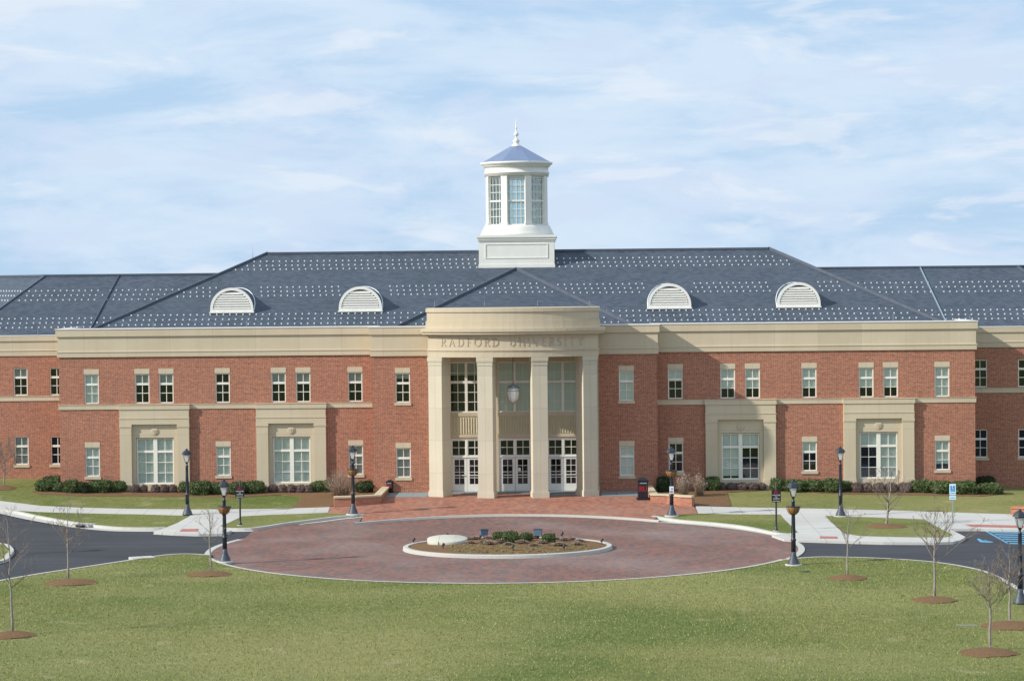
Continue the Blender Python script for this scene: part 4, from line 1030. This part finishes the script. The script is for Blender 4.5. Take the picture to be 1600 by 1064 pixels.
# its shadow crosses the left road although the lamp itself stands just outside the view
make_lamp('black lamp post standing beyond the left edge of the view, its shadow on the road', at(-52, 866), 1.0)
def basket(lamp, rim, label, tilt=0):
    t = thing('hanging_basket', label, 'plant basket', (lamp.location.x, lamp.location.y, lamp.location.z+rim), 0, 'coir baskets on lamp posts')
    mb = MB(); r = .31
    mb.lathe([(.075, -.36), (.15, -.34), (.235, -.24), (.285, -.12), (r, 0), (r-.03, 0), (.26, -.10), (.1, -.2)], n=22); o = mb.build('coir_liner', M['coir'], t)
    MB().lathe([(.08, -.07), (.28, -.06)], n=18).build('soil', M['soil'], t, fix=False)
    fr = MB()
    fr.lathe([(r+.004, -.015), (r+.018, -.01), (r+.018, .015), (r+.004, .02)], n=22)
    for k in range(8):
        a = k*pi/4; fr.tube([((q+.008)*cos(a), (q+.008)*sin(a), z) for q, z in ((.08, -.37), (.16, -.345), (.24, -.245), (.29, -.12), (r+.01, 0))], [.007]*5, 4)
    fr.lathe([(.07, -.44), (.09, -.40), (.085, -.36), (.07, -.34)], n=12)
    fr.build('frame', M['iron'], t); t.rotation_euler = (0, R(tilt), 0); return t
basket(lamps[1], 2.62, 'coir basket on the lamp post at the left end of the brick circle', 3)
basket(lamps[2], 2.52, 'coir basket on the lamp post beside the left low brick wall')
basket(lamps[3], 2.50, 'coir basket on the lamp post that carries a paper notice')
basket(lamps[4], 2.68, 'coir basket on the lamp post at the right end of the brick circle')
L3 = lamps[3].location
pn = thing('notice', 'small pale notice with red print strapped to the lamp post right of the entrance', 'notice', (L3.x, L3.y-.13, L3.z+1.25))
MB().box(-.12, .12, -.01, 0, 0, .40).build('sheet', M['sign_white'], pn); MB().box(-.09, .07, -.014, -.0105, .05, .16).box(-.03, .07, -.014, -.0105, .22, .31).build('print', simple('faded_red', (.55, .16, .14), .7), pn)
rim_shadow = None

# ------------------------------------------------------------------ signs
def text_mesh(body, size, ext=.003):
    cu = bpy.data.curves.new('lettering', 'FONT'); cu.body = body; cu.size = size; cu.extrude = ext; cu.align_x = 'CENTER'; cu.align_y = 'CENTER'
    o = bpy.data.objects.new('lettering', cu); sc.collection.objects.link(o)
    me = bpy.data.meshes.new_from_object(o, depsgraph=bpy.context.evaluated_depsgraph_get()); bpy.data.objects.remove(o); bpy.data.curves.remove(cu)
    me.transform(Matrix.Rotation(pi/2, 4, 'X')); me.materials.clear(); return me
def ru_text(mat_, h, parent, loc):
    mb = MB(); x = 0; out = []
    for ch in 'RU':
        wd = GL[ch][0]*h*1.15
        glyph(mb, ch, lambda u, z, k: (x+u*1.15-h*.85, -k*.006, z), h); x += wd+.05*h
    return mb.build('lettering', mat_, parent, loc)
def pole_sign(px, py, label):
    p = at(px, py); t = thing('pole_sign', label, 'sign', tuple(p), R(2), 'black welcome signs on poles')
    MB().lathe([(.17, -.05), (.17, .02), (0, .03)], n=14).build('footing', M['kerb'], t)
    MB().lathe([(.11, .02), (.10, .10), (.06, .14), (.05, .3), (.045, 2.35), (.03, 2.38), (.03, 2.48), (0, 2.52)], n=10).build('pole', M['iron'], t)
    b = MB().box(-.24, .24, -.075, -.04, 1.50, 2.12).build('board', M['black'], t)
    ru_text(M['red'], .125, b, (.0, -.0765, 1.95))
    for z, w_, s in ((1.855, 'WELCOME', .085), (1.765, 'TO', .075), (1.675, 'CAMPUS', .085)):
        me = text_mesh(w_, s); me.materials.append(M['white_letter']); link('lettering', me, b, (0, -.078, z))
    MB().box(-.2, .2, -.079, -.0755, 1.55, 1.565).build('rule', M['white_letter'], b)
    return t
pole_sign(375.5, 820.5, 'black sign board on a thin pole on the grass wedge left of the entrance')
pole_sign(1213, 829, 'black sign board on a thin pole on the grass wedge right of the entrance')
p = at(1488.5, 816.5); t = thing('parking_sign', 'pale blue accessible parking sign on a thin metal post by the right walk', 'sign', tuple(p))
MB().box(-.022, .022, -.022, .022, 0, 2.05).build('post', M['galv'], t)
b = MB().box(-.17, .17, -.04, -.023, 1.50, 2.08).build('plate', M['sign_white'], t)
b2 = MB().box(-.17, .17, -.04, -.023, 1.24, 1.46).build('plate', M['sign_white'], t)
MB().box(-.12, .12, -.044, -.0405, 1.66, 1.98).build('symbol_panel', M['sign_blue'], b)
wc = MB(); wc.lathe([(.026, 0), (.026, .004), (0, .004)], .0, .29, 10)
for a in range(-150, 60, 15): wc.obox((-.01+.066*cos(R(a)), .10+.066*sin(R(a)), .002), (-sin(R(a)), cos(R(a)), 0), (cos(R(a)), sin(R(a)), 0), (0, 0, 1), .011, .008, .002)
wc.box(-.018, .008, .12, .25, 0, .004); wc.box(-.018, .06, .12, .142, 0, .004); wc.box(.045, .066, .05, .13, 0, .004); wc.box(-.01, .05, .19, .205, 0, .004)
me = wc.mesh('symbol', M['white_letter']); me.transform(Matrix.Rotation(pi/2, 4, 'X')); link('symbol', me, b, (0, -.0445, 1.66))
MB().box(-.13, .13, -.043, -.0405, 1.56, 1.60).build('lettering', M['sign_blue'], b)
MB().box(-.11, .11, -.043, -.0405, 1.38, 1.40).box(-.13, .13, -.043, -.0405, 1.30, 1.33).build('lettering', M['sign_blue'], b2)

# ------------------------------------------------------------------ bins
def make_bin(p, s, rz_, label, big):
    t = thing('recycling_bin' if big else 'litter_bin', label, 'bin', tuple(p), rz_)
    MB().box(-.36*s, .36*s, -.36*s, .36*s, 0, .08*s).build('base', M['black'], t)
    MB().box(-.28*s, .28*s, -.28*s, .28*s, .08*s, 1.08*s).build('body', M['black'], t)
    mb = MB(); q = .33*s; z = 1.08*s
    mb.add([(-q, -q, z), (q, -q, z), (q, q, z), (-q, q, z), (-q, -q, z+.05*s), (q, -q, z+.05*s), (q, q, z+.05*s), (-q, q, z+.05*s), (-.1*s, -.1*s, z+.2*s), (.1*s, -.1*s, z+.2*s), (.1*s, .1*s, z+.2*s), (-.1*s, .1*s, z+.2*s)],
      [(0,3,2,1), (0,1,5,4), (1,2,6,5), (2,3,7,6), (3,0,4,7), (4,5,9,8), (5,6,10,9), (6,7,11,10), (7,4,8,11), (8,9,10,11)]); mb.build('lid', M['black'], t)
    MB().box(-.20*s, .20*s, -.29*s, -.281*s, .93*s, .99*s).build('slot', M['galv'], t)
    ru_text(M['red'], .27*s, t, (.0, -.284*s, .50*s)); return t
make_bin(at(1004.5, 780), 1.0, R(4), 'black bin with large red RU letters on the plaza right of the entrance', True)
make_bin(at(609.5, 770), .62, R(-12), 'small dark litter bin against the brick wall left of the entrance', False)

# ------------------------------------------------------------------ low walls
def low_wall(pts, label, h=.42, th=.34, posts=(), capm='stone_cap', name='low_brick_wall'):
    P = [at(a, b) for a, b in pts]; z = sum(p.z for p in P)/len(P)
    c = P[0]; t = thing(name, label, 'wall', (c.x, c.y, z)); L = [(p.x-c.x, p.y-c.y) for p in P]
    MB().sweep(L, [(-th/2, -.35), (th/2, -.35), (th/2, h), (-th/2, h)]).build('brickwork', M['brick_low'], t)
    MB().sweep(L, [(-th/2-.05, h+.002), (th/2+.05, h+.002), (th/2+.05, h+.10), (-th/2-.05, h+.10)]).build('cap', M[capm], t)
    for i in posts:
        x, y = L[i]; o = MB().box(x-.27, x+.27, y-.27, y+.27, -.35, h-.005).build('pier', M['brick_low'], t)
        MB().box(x-.33, x+.33, y-.33, y+.33, h+.104, h+.16).build('cap', M[capm], t)
    return t
low_wall([(522, 792), (556, 790), (590, 786.5), (604, 769)], 'low brick wall with pale stone cap left of the entrance plaza')
low_wall([(1013, 768), (1022, 784), (1045, 786), (1066, 789.5), (1083, 791)], 'low brick wall with pale stone cap behind the recycling bin, right of the plaza')
low_wall([(1580, 804), (1640, 806)], 'low orange brick wall end at the right edge beyond the walk', .36, .34, (), 'coping_brick')

# ------------------------------------------------------------------ shrubs
def leaf_cloud(seed, n, size):
    rnd = random.Random(seed); mb = MB(); ph = [rnd.uniform(0, 6.3) for _ in range(6)]
    def srf(th, u, k=1.0):
        c = math.sqrt(max(0, 1-u*u)); x, y, z = c*cos(th), c*sin(th), u
        r = (abs(x)**2.8+abs(y)**2.8+abs(z)**2.8)**(-1/2.8)
        r *= 1 + .07*sin(3*th+ph[0]+2*u) + .06*sin(5*th+ph[1]-3*u) + .05*sin(4*u*2+ph[2]+th)
        return Vector((x*r*k, y*r*k, .46+z*r*.50*k))
    co = [srf(2*pi*i/14, -1+2*j/8, .80) for j in range(9) for i in range(14)]
    mb.add(co, [(j*14+i, j*14+(i+1) % 14, (j+1)*14+(i+1) % 14, (j+1)*14+i) for j in range(8) for i in range(14)])
    for i in range(n):
        c = srf(rnd.uniform(0, 2*pi), rnd.uniform(-.85, 1), 1-.25*rnd.random()**2 + .03*rnd.gauss(0, 1))
        c.z = max(.02, c.z)
        a = Vector((rnd.gauss(0, 1), rnd.gauss(0, 1), rnd.gauss(0, 1))).normalized(); b = a.cross(Vector((rnd.gauss(0, 1), rnd.gauss(0, 1), rnd.gauss(0, 1)))).normalized()
        s = size*rnd.uniform(.6, 1.3); mb.add([c-a*s, c+b*s*.55, c+a*s, c-b*s*.55], [(0, 1, 2, 3)])
    return mb
SH = {}
for kind, nn, sz in (('leaf', 2400, .075), ('leaf_dark', 1800, .08), ('leaf_purple', 1400, .07)):
    SH[kind] = [leaf_cloud(10*i+len(kind), nn, sz).mesh('foliage', M[kind], False) for i in range(3)]
stem_m = MB()
for k in range(7): a = k*.9; stem_m.tube([(.05*cos(a), .05*sin(a), -.05), (.25*cos(a), .22*sin(a), .35), (.5*cos(a), .45*sin(a), .7)], [.03, .02, .008], 5)
stem_me = stem_m.mesh('stems', M['twig'])
def shrub(x0, x1, top, base, kind, label, group, name='shrub', cat='shrub', dy=0):
    p = at((x0+x1)/2, base-1.5); s = pxm(p); w_ = (x1-x0)/s/2; h = (base-top)/s
    d = w_ if w_ < .9 else .9
    q = at((x0+x1)/2, base-1.0)
    t = thing(name, label, cat, (q.x, q.y+d*.55+dy, g(q.x, q.y+d*.55)-.02), 0, group)
    if t.location.y > -.25-d and abs(t.location.x) < WX-.3 and kind != 'far': t.location.y = min(t.location.y, -.10-d*.95)
    k = kind; me = random.choice(SH[k])
    f = link('foliage', me, t, (0, 0, 0), random.choice((0, pi)), (w_*1.03, d, h*1.04)); link('stems', stem_me, t, sc_=(w_, d, h*.9))
    return t
gA = 'clipped green shrubs along the facade'; gB = 'small purple-brown shrubs under the stone bays'
S = [(67, 96, 745, 762, 'leaf', 'tallest green shrub at the far left corner of the brick block, behind its neighbours'),
 (54, 83, 751, 769, 'leaf', 'leftmost clipped green shrub, in front of the left wing'),
 (81, 103, 755, 770, 'leaf', 'narrow green shrub second from the left end of the hedge row'),
 (100, 122, 751, 771.5, 'leaf', 'green shrub just left of the leftmost ground floor window of the main block'),
 (117, 138, 755, 772, 'leaf_dark', 'darker shrub under the left edge of the leftmost ground floor window'),
 (136, 172, 752, 771, 'leaf', 'wide green shrub under the leftmost ground floor window'),
 (168, 195, 753, 770, 'leaf', 'green shrub touching the left pilaster of the leftmost stone bay'),
 (279, 298, 754, 771, 'leaf', 'green shrub just left of the tall lamp post without basket on the left'),
 (295, 328, 753, 775, 'leaf', 'broad green shrub between the left tall lamp and the lamp with basket'),
 (327, 348, 755, 774, 'leaf', 'green shrub directly behind the lantern of the left basket lamp'),
 (357, 383, 754, 774, 'leaf', 'green shrub behind the left black pole sign'),
 (380, 412, 753, 772.5, 'leaf', 'green shrub touching the left pilaster of the second stone bay'),
 (487, 517, 752, 770, 'leaf', 'green shrub touching the right pilaster of the second stone bay'),
 (555, 587, 753, 771, 'leaf_dark', 'low dark shrub behind the left low brick wall'),
 (1026, 1047, 745, 770, 'leaf_dark', 'dark shrub in the shaded corner behind the right low brick wall'),
 (1101, 1125, 746, 768, 'leaf', 'green shrub touching the left pilaster of the third stone bay'),
 (1204, 1226, 748, 767, 'leaf', 'green shrub touching the right pilaster of the third stone bay'),
 (1224, 1262, 750, 769, 'leaf', 'green shrub behind the lantern of the right basket lamp'),
 (1258, 1288, 751, 770, 'leaf', 'green shrub under the ground floor window between the two right bays'),
 (1285, 1318, 749, 771, 'leaf', 'full green shrub left of and behind the right tall lamp post'),
 (1315, 1333, 753, 769, 'leaf', 'green shrub touching the left pilaster of the fourth stone bay'),
 (1425, 1459, 751, 771, 'leaf', 'green shrub touching the right pilaster of the fourth stone bay'),
 (1457, 1491, 753, 773, 'leaf', 'green shrub directly left of the accessible parking sign'),
 (1488, 1530, 753, 773.5, 'leaf', 'wide green shrub at the right corner of the brick block'),
 (1531, 1567, 756, 773.5, 'leaf', 'rounded green shrub standing alone at the right end of the row')]
for a in S: shrub(*a, gA)
shrub(1528, 1556, 745, 762, 'leaf_dark', 'dark shrub in the shadow where the right wing steps back', gA)
bays = ['leftmost', 'second', 'third', 'rightmost']
ordn = ['first', 'second', 'third', 'fourth', 'fifth']
P4 = [[(204, 218), (219, 230), (236, 249), (248, 264), (263, 276)], [(418, 434), (435, 448), (447, 463), (463, 477), (476, 488)],
      [(1123, 1134), (1135, 1151), (1150, 1168), (1168, 1186), (1185, 1197)], [(1331, 1349), (1347, 1364), (1366, 1383), (1383, 1402), (1403, 1426)]]
for b_, row in enumerate(P4):
    for i, (a, c) in enumerate(row):
        shrub(a, c, 758 if b_ < 2 else 755, 771 if b_ != 2 else 767, 'leaf_purple', f'low purple-brown shrub, {ordn[i]} from the left under the {bays[b_]} stone bay', gB)

def canes(name, x0, x1, top, base, n, label, blooms, seed):
    rnd = random.Random(seed); p = at((x0+x1)/2, base); s = pxm(p); w_ = (x1-x0)/s/2; h = (base-top)/s
    t = thing(name, label, 'shrub', tuple(p), 0, 'bare rose bushes'); mb = MB(); bl = MB()
    for i in range(n):
        a = rnd.uniform(0, 2*pi); r = rnd.random()**.6; ex, ey = r*w_*cos(a), r*.6*cos(a+1.3)*.9
        bx, by = ex*.35+rnd.uniform(-.1, .1), ey*.3; hz = h*rnd.uniform(.55, 1)*(1-.35*r*r)
        pts = [(bx, by, 0), (bx+(ex-bx)*.3+rnd.uniform(-.05, .05), by+(ey-by)*.3, hz*.5), (ex, ey, hz)]
        mb.tube(pts, [.014, .009, .003], 4)
        for k in range(5):
            u = rnd.uniform(.35, 1); c = Vector(pts[1]).lerp(Vector(pts[2]), (u-.3)/.7); d = c+Vector((rnd.uniform(-.22, .22), rnd.uniform(-.15, .15), rnd.uniform(.05, .25)))
            mb.tube([c, d], [.005, .002], 3)
            if rnd.random() < blooms: bl.lathe([(.0, d.z-.02), (.03, d.z), (.0, d.z+.03)], d.x, d.y, 5)
    mb.build('canes', M['twig_tan'], t)
    if bl.v: bl.build('dried_blooms', M['bloom'], t)
canes('rose_bush', 502, 566, 729, 777, 120, 'large bare rose bush with tan canes behind the low wall left of the entrance', .05, 3)
canes('rose_bush', 1054, 1084, 733, 776, 80, 'bare rose bush with pale dried blooms behind the lamp right of the entrance', .12, 5)
canes('rose_bush', 1079, 1108, 737, 774, 60, 'bare rose bush with open canes nearest the third stone bay', .12, 9)

# ------------------------------------------------------------------ bare young trees
def tree(px, py, top, seed, label, trunk=.35, spread=.42, r=.05, dense=1.0, lean=0.0, mulch=None):
    rnd = random.Random(seed); p = at(px, py); s = pxm(p); h = (py-top)/s
    t = thing('bare_tree', label, 'tree', tuple(p), 0, 'leafless young trees')
    mb = MB(); pts = []; rd = []
    for i in range(9):
        u = i/8; pts.append(Vector((lean*u*h + rnd.uniform(-.03, .03)*u*h*.6, rnd.uniform(-.02, .02)*u*h, u*h*.97))); rd.append(r*(1-u)**.8+.005)
    pts[0].z = -.1
    mb.tube(pts, rd, 8); mb.lathe([(r*1.5, -.08), (r*1.15, .06), (r*.98, .2)], n=8); mb.build('trunk', M['bark'], t)
    cr = MB()
    def branch(st, d, ln, rad, depth):
        q = [st]; dd = d.copy(); seg = 4
        for k in range(seg):
            dd = (dd + Vector((rnd.gauss(0, .07), rnd.gauss(0, .07), .10))).normalized(); q.append(q[-1]+dd*ln/seg)
        cr.tube(q, [rad*(1-k/seg*.75) for k in range(seg+1)], 5 if depth == 0 else 3)
        if depth < 3:
            nb = max(2, int((6 if depth == 0 else 4)*dense))
            for k in range(nb):
                u = rnd.uniform(.2, .95); i = min(seg-1, int(u*seg)); c = q[i].lerp(q[i+1], u*seg-i)
                ang = rnd.uniform(0, 2*pi); pr = dd.cross(Vector((cos(ang), sin(ang), .3))).normalized()
                branch(c, (dd*.8+pr*rnd.uniform(.35, .7)).normalized(), ln*rnd.uniform(.35, .6)*(1.1-u*.4), max(.0065, rad*.55), depth+1)
    nb = int(17*dense)
    for k in range(nb):
        u = trunk + (1-trunk)*(k/nb)**1.15*.9; i = min(7, int(u*8)); c = pts[i].lerp(pts[i+1], u*8-i); a = k*2.4+rnd.uniform(-.4, .4)
        up_ = rnd.uniform(.45, 1.15); d = Vector((cos(a), sin(a)*.9, up_)).normalized()
        branch(c, d, h*spread*1.35*(1.15-u*.75)*rnd.uniform(.7, 1.2), r*.46*(1.25-u), 0)
    cr.build('branches', M['twig'], t)
    if mulch:
        cx, cyy, rx = mulch; c = at(cx, cyy); sc2 = pxm(c); rxw = rx/sc2
        pts2 = []
        for i in range(40):
            a = 2*pi*i/40; w2 = 1+.05*sin(3*a+seed)+.03*sin(7*a+seed*2)+rnd.uniform(-.035, .035); pts2.append((c.x+rxw*cos(a)*w2, c.y+rxw*.92*sin(a)*w2))
        sheet('mulch_ring', pts2, .012, M['mulch'], skirt=.05, dome=(c.x, c.y, rxw, rxw, .15))
    return t
tree(20, 992, 802, 1, 'leafless young tree at the left edge, nearest to the viewer on the left lawn', .40, .42, .05, .7, -.03, (18, 993, 38))
tree(107, 906, 792, 2, 'leafless young tree on the front lawn against the left road, second from the left edge', .37, .40, .05, .8, -.01, (110, 910.5, 42))
tree(330, 893, 785, 3, 'slim leafless young tree just left of the left basket lamp', .40, .30, .04, .6, -.03, (327, 897.5, 35))
tree(7, 762, 690, 4, 'small leafless tree in front of the left wing at the left edge', .3, .40, .045, 1.0, 0, (2, 763, 24))
tree(1385, 821, 728, 5, 'leafless young tree with pale forked trunk on the right grass island', .22, .42, .06, .8, .10, (1385, 823, 34))
tree(1324, 902, 785, 6, 'slim leafless young tree on the lawn just right of the right basket lamp', .40, .30, .042, .6, .02, (1325, 903.5, 31))
tree(1460, 934, 790, 7, 'spreading leafless young tree on the right lawn in the middle of three', .38, .46, .055, .75, .02, (1460, 938, 36))
tree(1547, 1016, 880, 8, 'twiggy leafless young tree nearest to the viewer on the right lawn', .45, .36, .05, .85, .0, (1545, 1020, 46))
tree(1578, 974, 860, 9, 'leafless young tree at the right edge, in front of the lamp post', .42, .42, .05, .9, -.01, (1582, 978, 50))

# ------------------------------------------------------------------ planted island in the circle
iL = at(631.5, 853, 0); iR = at(956.5, 853, 0); iT = at(790, 838.5, .05); iB = at(793, 867.5, .05)
icx, icy = (iL.x+iR.x)/2, (iT.y+iB.y)/2; irx, iry = (iR.x-iL.x)/2, (iT.y-iB.y)/2
E2 = ell(icx, icy, irx, iry, 96)
mb = MB(); strip('', E2, 0, -.24, .06, mb=mb); strip('', E2, .03, 0, -.105, .045, mb=mb)
mb2 = MB()
P2 = [(icx+(irx+o)*cos(2*pi*i/96), icy+(iry+o)*sin(2*pi*i/96), z) for i in range(96) for o, z in ((.02, -.105), (.0, .05), (-.03, .07), (-.24, .07), (-.24, -.05))]
mb2.add(P2, [(i*5+k, ((i+1) % 96)*5+k, ((i+1) % 96)*5+k+1, i*5+k+1) for i in range(96) for k in range(4)])
tag(mb2.build('kerb', M['kerb']), kind='structure')
sheet('planting_bed', ell(icx, icy, irx-.2, iry-.2, 60)[:-1], .03, M['mulch'], skirt=0, dome=(icx, icy, irx-.2, iry-.2, .16))
def bedz(x, y):
    q = ((x-icx)/(irx-.2))**2+((y-icy)/(iry-.2))**2; return .03+.16*max(0, 1-q)
def bed(px, py):
    p = at(px, py, .12); p.z = bedz(p.x, p.y); return p
c = bed(699, 847.5); t = thing('stone_disc', 'round pale stone plinth like a low tilted disc on the left of the planted island', 'plinth', tuple(c))
dm = MB(); dm.lathe([(1.0, -.05), (1.0, .27), (.985, .28), (0, .283)], n=48)
me = dm.mesh('disc', simple('plinth_stone', (.52, .50, .42), .8, .2, .08)); me.transform(Matrix.Rotation(R(4.5), 4, 'X')); 
for v in me.vertices: v.co.z -= .06
link('disc', me, t)
pl = MB(); pl.box(-.42, -.40, -.96, .90, .0, .287); pl.box(.36, .38, -.92, .92, .0, .287)
me = pl.mesh('joint', M['kerb']); me.transform(Matrix.Rotation(R(4.5), 4, 'X'))
for v in me.vertices: v.co.z -= .06
link('joint', me, t)
def flood(px, py, rot, label):
    p = bed(px, py); t = thing('floodlight', label, 'floodlight', tuple(p), R(rot), 'grey floodlights on the planted island')
    MB().lathe([(.05, 0), (.05, .04), (.025, .05), (.025, .18)], n=8).build('stake', M['iron'], t)
    mb = MB(); mb.add([(-.17, -.16, .17), (.17, -.16, .17), (.17, .05, .17), (-.17, .05, .17), (-.20, -.20, .46), (.20, -.20, .46), (.20, .16, .42), (-.20, .16, .42)], [(0,3,2,1), (4,5,6,7), (0,1,5,4), (1,2,6,5), (2,3,7,6), (3,0,4,7)]); mb.build('housing', M['fixture'], t)
    MB().box(-.215, .215, -.21, .17, .462, .482).build('rim', M['iron'], t)
flood(756, 839.5, 14, 'grey-blue floodlight standing between the stone disc and the bushes'); flood(841, 840, -12, 'grey-blue floodlight standing between the two right-hand bushes of the island')
for (px, py, r, l) in ((779, 845.5, 10, 'leftmost green bush on the planted island'), (796.5, 850, 13.5, 'largest green bush on the planted island'), (822, 847, 10, 'green bush on the island below the right floodlight'), (858, 848.5, 10.5, 'rightmost green bush on the planted island')):
    p = bed(px, py); s = pxm(p); t = thing('boxwood_bush', l, 'bush', (p.x, p.y+.3, p.z-.02), 0, 'green bushes on the planted island'); link('foliage', random.choice(SH['leaf']), t, sc_=(r/s, r/s*.9, r*1.35/s)); link('stems', stem_me, t, sc_=(r/s, r/s, r/s))
rnd = random.Random(4)
def tuft_mesh(seed, n=260):
    rn = random.Random(seed); mb = MB()
    for i in range(n):
        a = rn.uniform(0, 2*pi); r = rn.random()**.5; l = rn.uniform(.7, 1.1); base_ = Vector((.25*r*cos(a), .25*r*sin(a), 0)); tip = Vector((l*r*cos(a), l*r*sin(a), .62*(1-.55*r*r)*l)); mid = base_.lerp(tip, .55)+Vector((0, 0, .16))
        sd = Vector((-sin(a), cos(a), 0))*.075; mb.add([base_-sd, base_+sd, mid+sd*.8, tip, mid-sd*.8], [(0, 1, 2, 4), (4, 2, 3)])
    return mb.mesh('blades', M['leaf_tan'], False)
TM = [tuft_mesh(i) for i in range(3)]
for k, (zx, zy) in enumerate(((570, 250), (600, 255), (690, 250), (655, 285), (690, 297), (575, 290), (765, 288), (815, 300), (905, 292), (985, 305), (1040, 288), (995, 245), (1150, 300), (1190, 262), (1235, 250), (1270, 290), (1290, 268), (1140, 255))):
    p = bed(600+zx/4.21, 780+zy/4.21+1.5); r = rnd.uniform(.34, .52)
    t = thing('grass_tuft', 'small dried tan grass tuft on the planted island', 'grass tuft', tuple(p), rnd.uniform(0, 6), 'dried grass tufts on the planted island'); link('blades', rnd.choice(TM), t, sc_=(r, r*.8, r*.62))
sp_ = MB()
for k in range(4500):
    zx, zy = rnd.uniform(430, 1400), rnd.uniform(300, 352)
    if sin(zx*.11+zy*.23)+sin(zx*.047-zy*.31+1)+sin(zy*.5+zx*.02)*.5+rnd.gauss(0, .4) < .8: continue
    p = bed(600+zx/4.21, 780+zy/4.21)
    if ((p.x-icx)/(irx-.3))**2+((p.y-icy)/(iry-.3))**2 > 1: continue
    a = rnd.uniform(0, 6.3); q = Vector((cos(a), sin(a), .15))*.05; u = Vector((-sin(a), cos(a), .3))*.03; c = p+Vector((0, 0, rnd.uniform(.01, .035)))
    sp_.add([c-q, c+u, c+q, c-u], [(0, 1, 2, 3)])
tag(sp_.build('ground_cover', M['leaf_lime'], fix=False), 'patchy bright green sprouts in the bark mulch of the island', 'ground cover', kind='stuff')
spl = ['at the left tip of the island', 'behind the stone disc', 'in front of the stone disc', 'between the disc and the left floodlight', 'at the back of the island behind the bushes', 'at the front kerb in the middle of the island', 'at the back kerb right of the bushes', 'at the front kerb right of the bushes', 'at the right tip of the island']
for (px, py), l in zip(((646.5, 846), (698.6, 838.5), (692.5, 856.5), (750, 846), (798.5, 834), (801.5, 859.5), (878.3, 837), (881.5, 857.5), (940.5, 847.5)), spl):
    p = bed(px, py); t = thing('spotlight', 'small black garden spotlight '+l, 'spotlight', tuple(p), rnd.uniform(-.6, .6), 'small spotlights on the planted island')
    MB().lathe([(.018, 0), (.018, .14)], n=6).build('stake', M['iron'], t)
    h_ = MB().lathe([(.035, -.09), (.06, -.05), (.065, .09), (.05, .09), (.04, .0)], n=10).mesh('head', M['iron']); h_.transform(Matrix.Rotation(R(35), 4, 'Y')); link('head', h_, t, (0, 0, .19))

# ------------------------------------------------------------------ drains and covers
def drain(px, py, rz_, label, w_=.8):
    p = at(px, py); t = thing('storm_drain', label, 'drain', tuple(p), rz_)
    MB().box(-w_, w_, -.05, .75, -.1, .05).build('slab', M['kerb'], t); MB().box(-w_*.62, w_*.62, -.35, .25, .051, .062).build('grate', M['greyslab'], t)
    MB().box(-w_*.55, w_*.55, -.056, -.04, -.09, .01).build('opening', M['black'], t)
drain(126, 820.5, R(-24), 'kerb inlet with dark mouth on the left verge beside the road', .55); 
p = at(222, 871.5); t = thing('kerb_inlet', 'pale concrete apron set into the front lawn kerb on the left', 'drain', tuple(p), R(24)); MB().box(-.55, .55, -.35, .45, -.1, .035).build('slab', M['concrete'], t)
p = at(1257, 893); t = thing('utility_cover', 'small green utility lid in the lawn beside the right basket lamp', 'cover', tuple(p)); MB().lathe([(.22, -.02), (.22, .03), (.2, .04), (0, .045)], n=18).build('lid', simple('green_lid', (.07, .10, .06), .95, .05), t)
p = at(1511, 977); t = thing('concrete_slab', 'flat grey concrete slab in the lawn left of the right edge mulch ring', 'slab', tuple(p)); MB().box(-.36, .36, -.22, .22, -.05, .02).build('slab', simple('mossy_concrete', (.21, .22, .15), .9, .1), t)
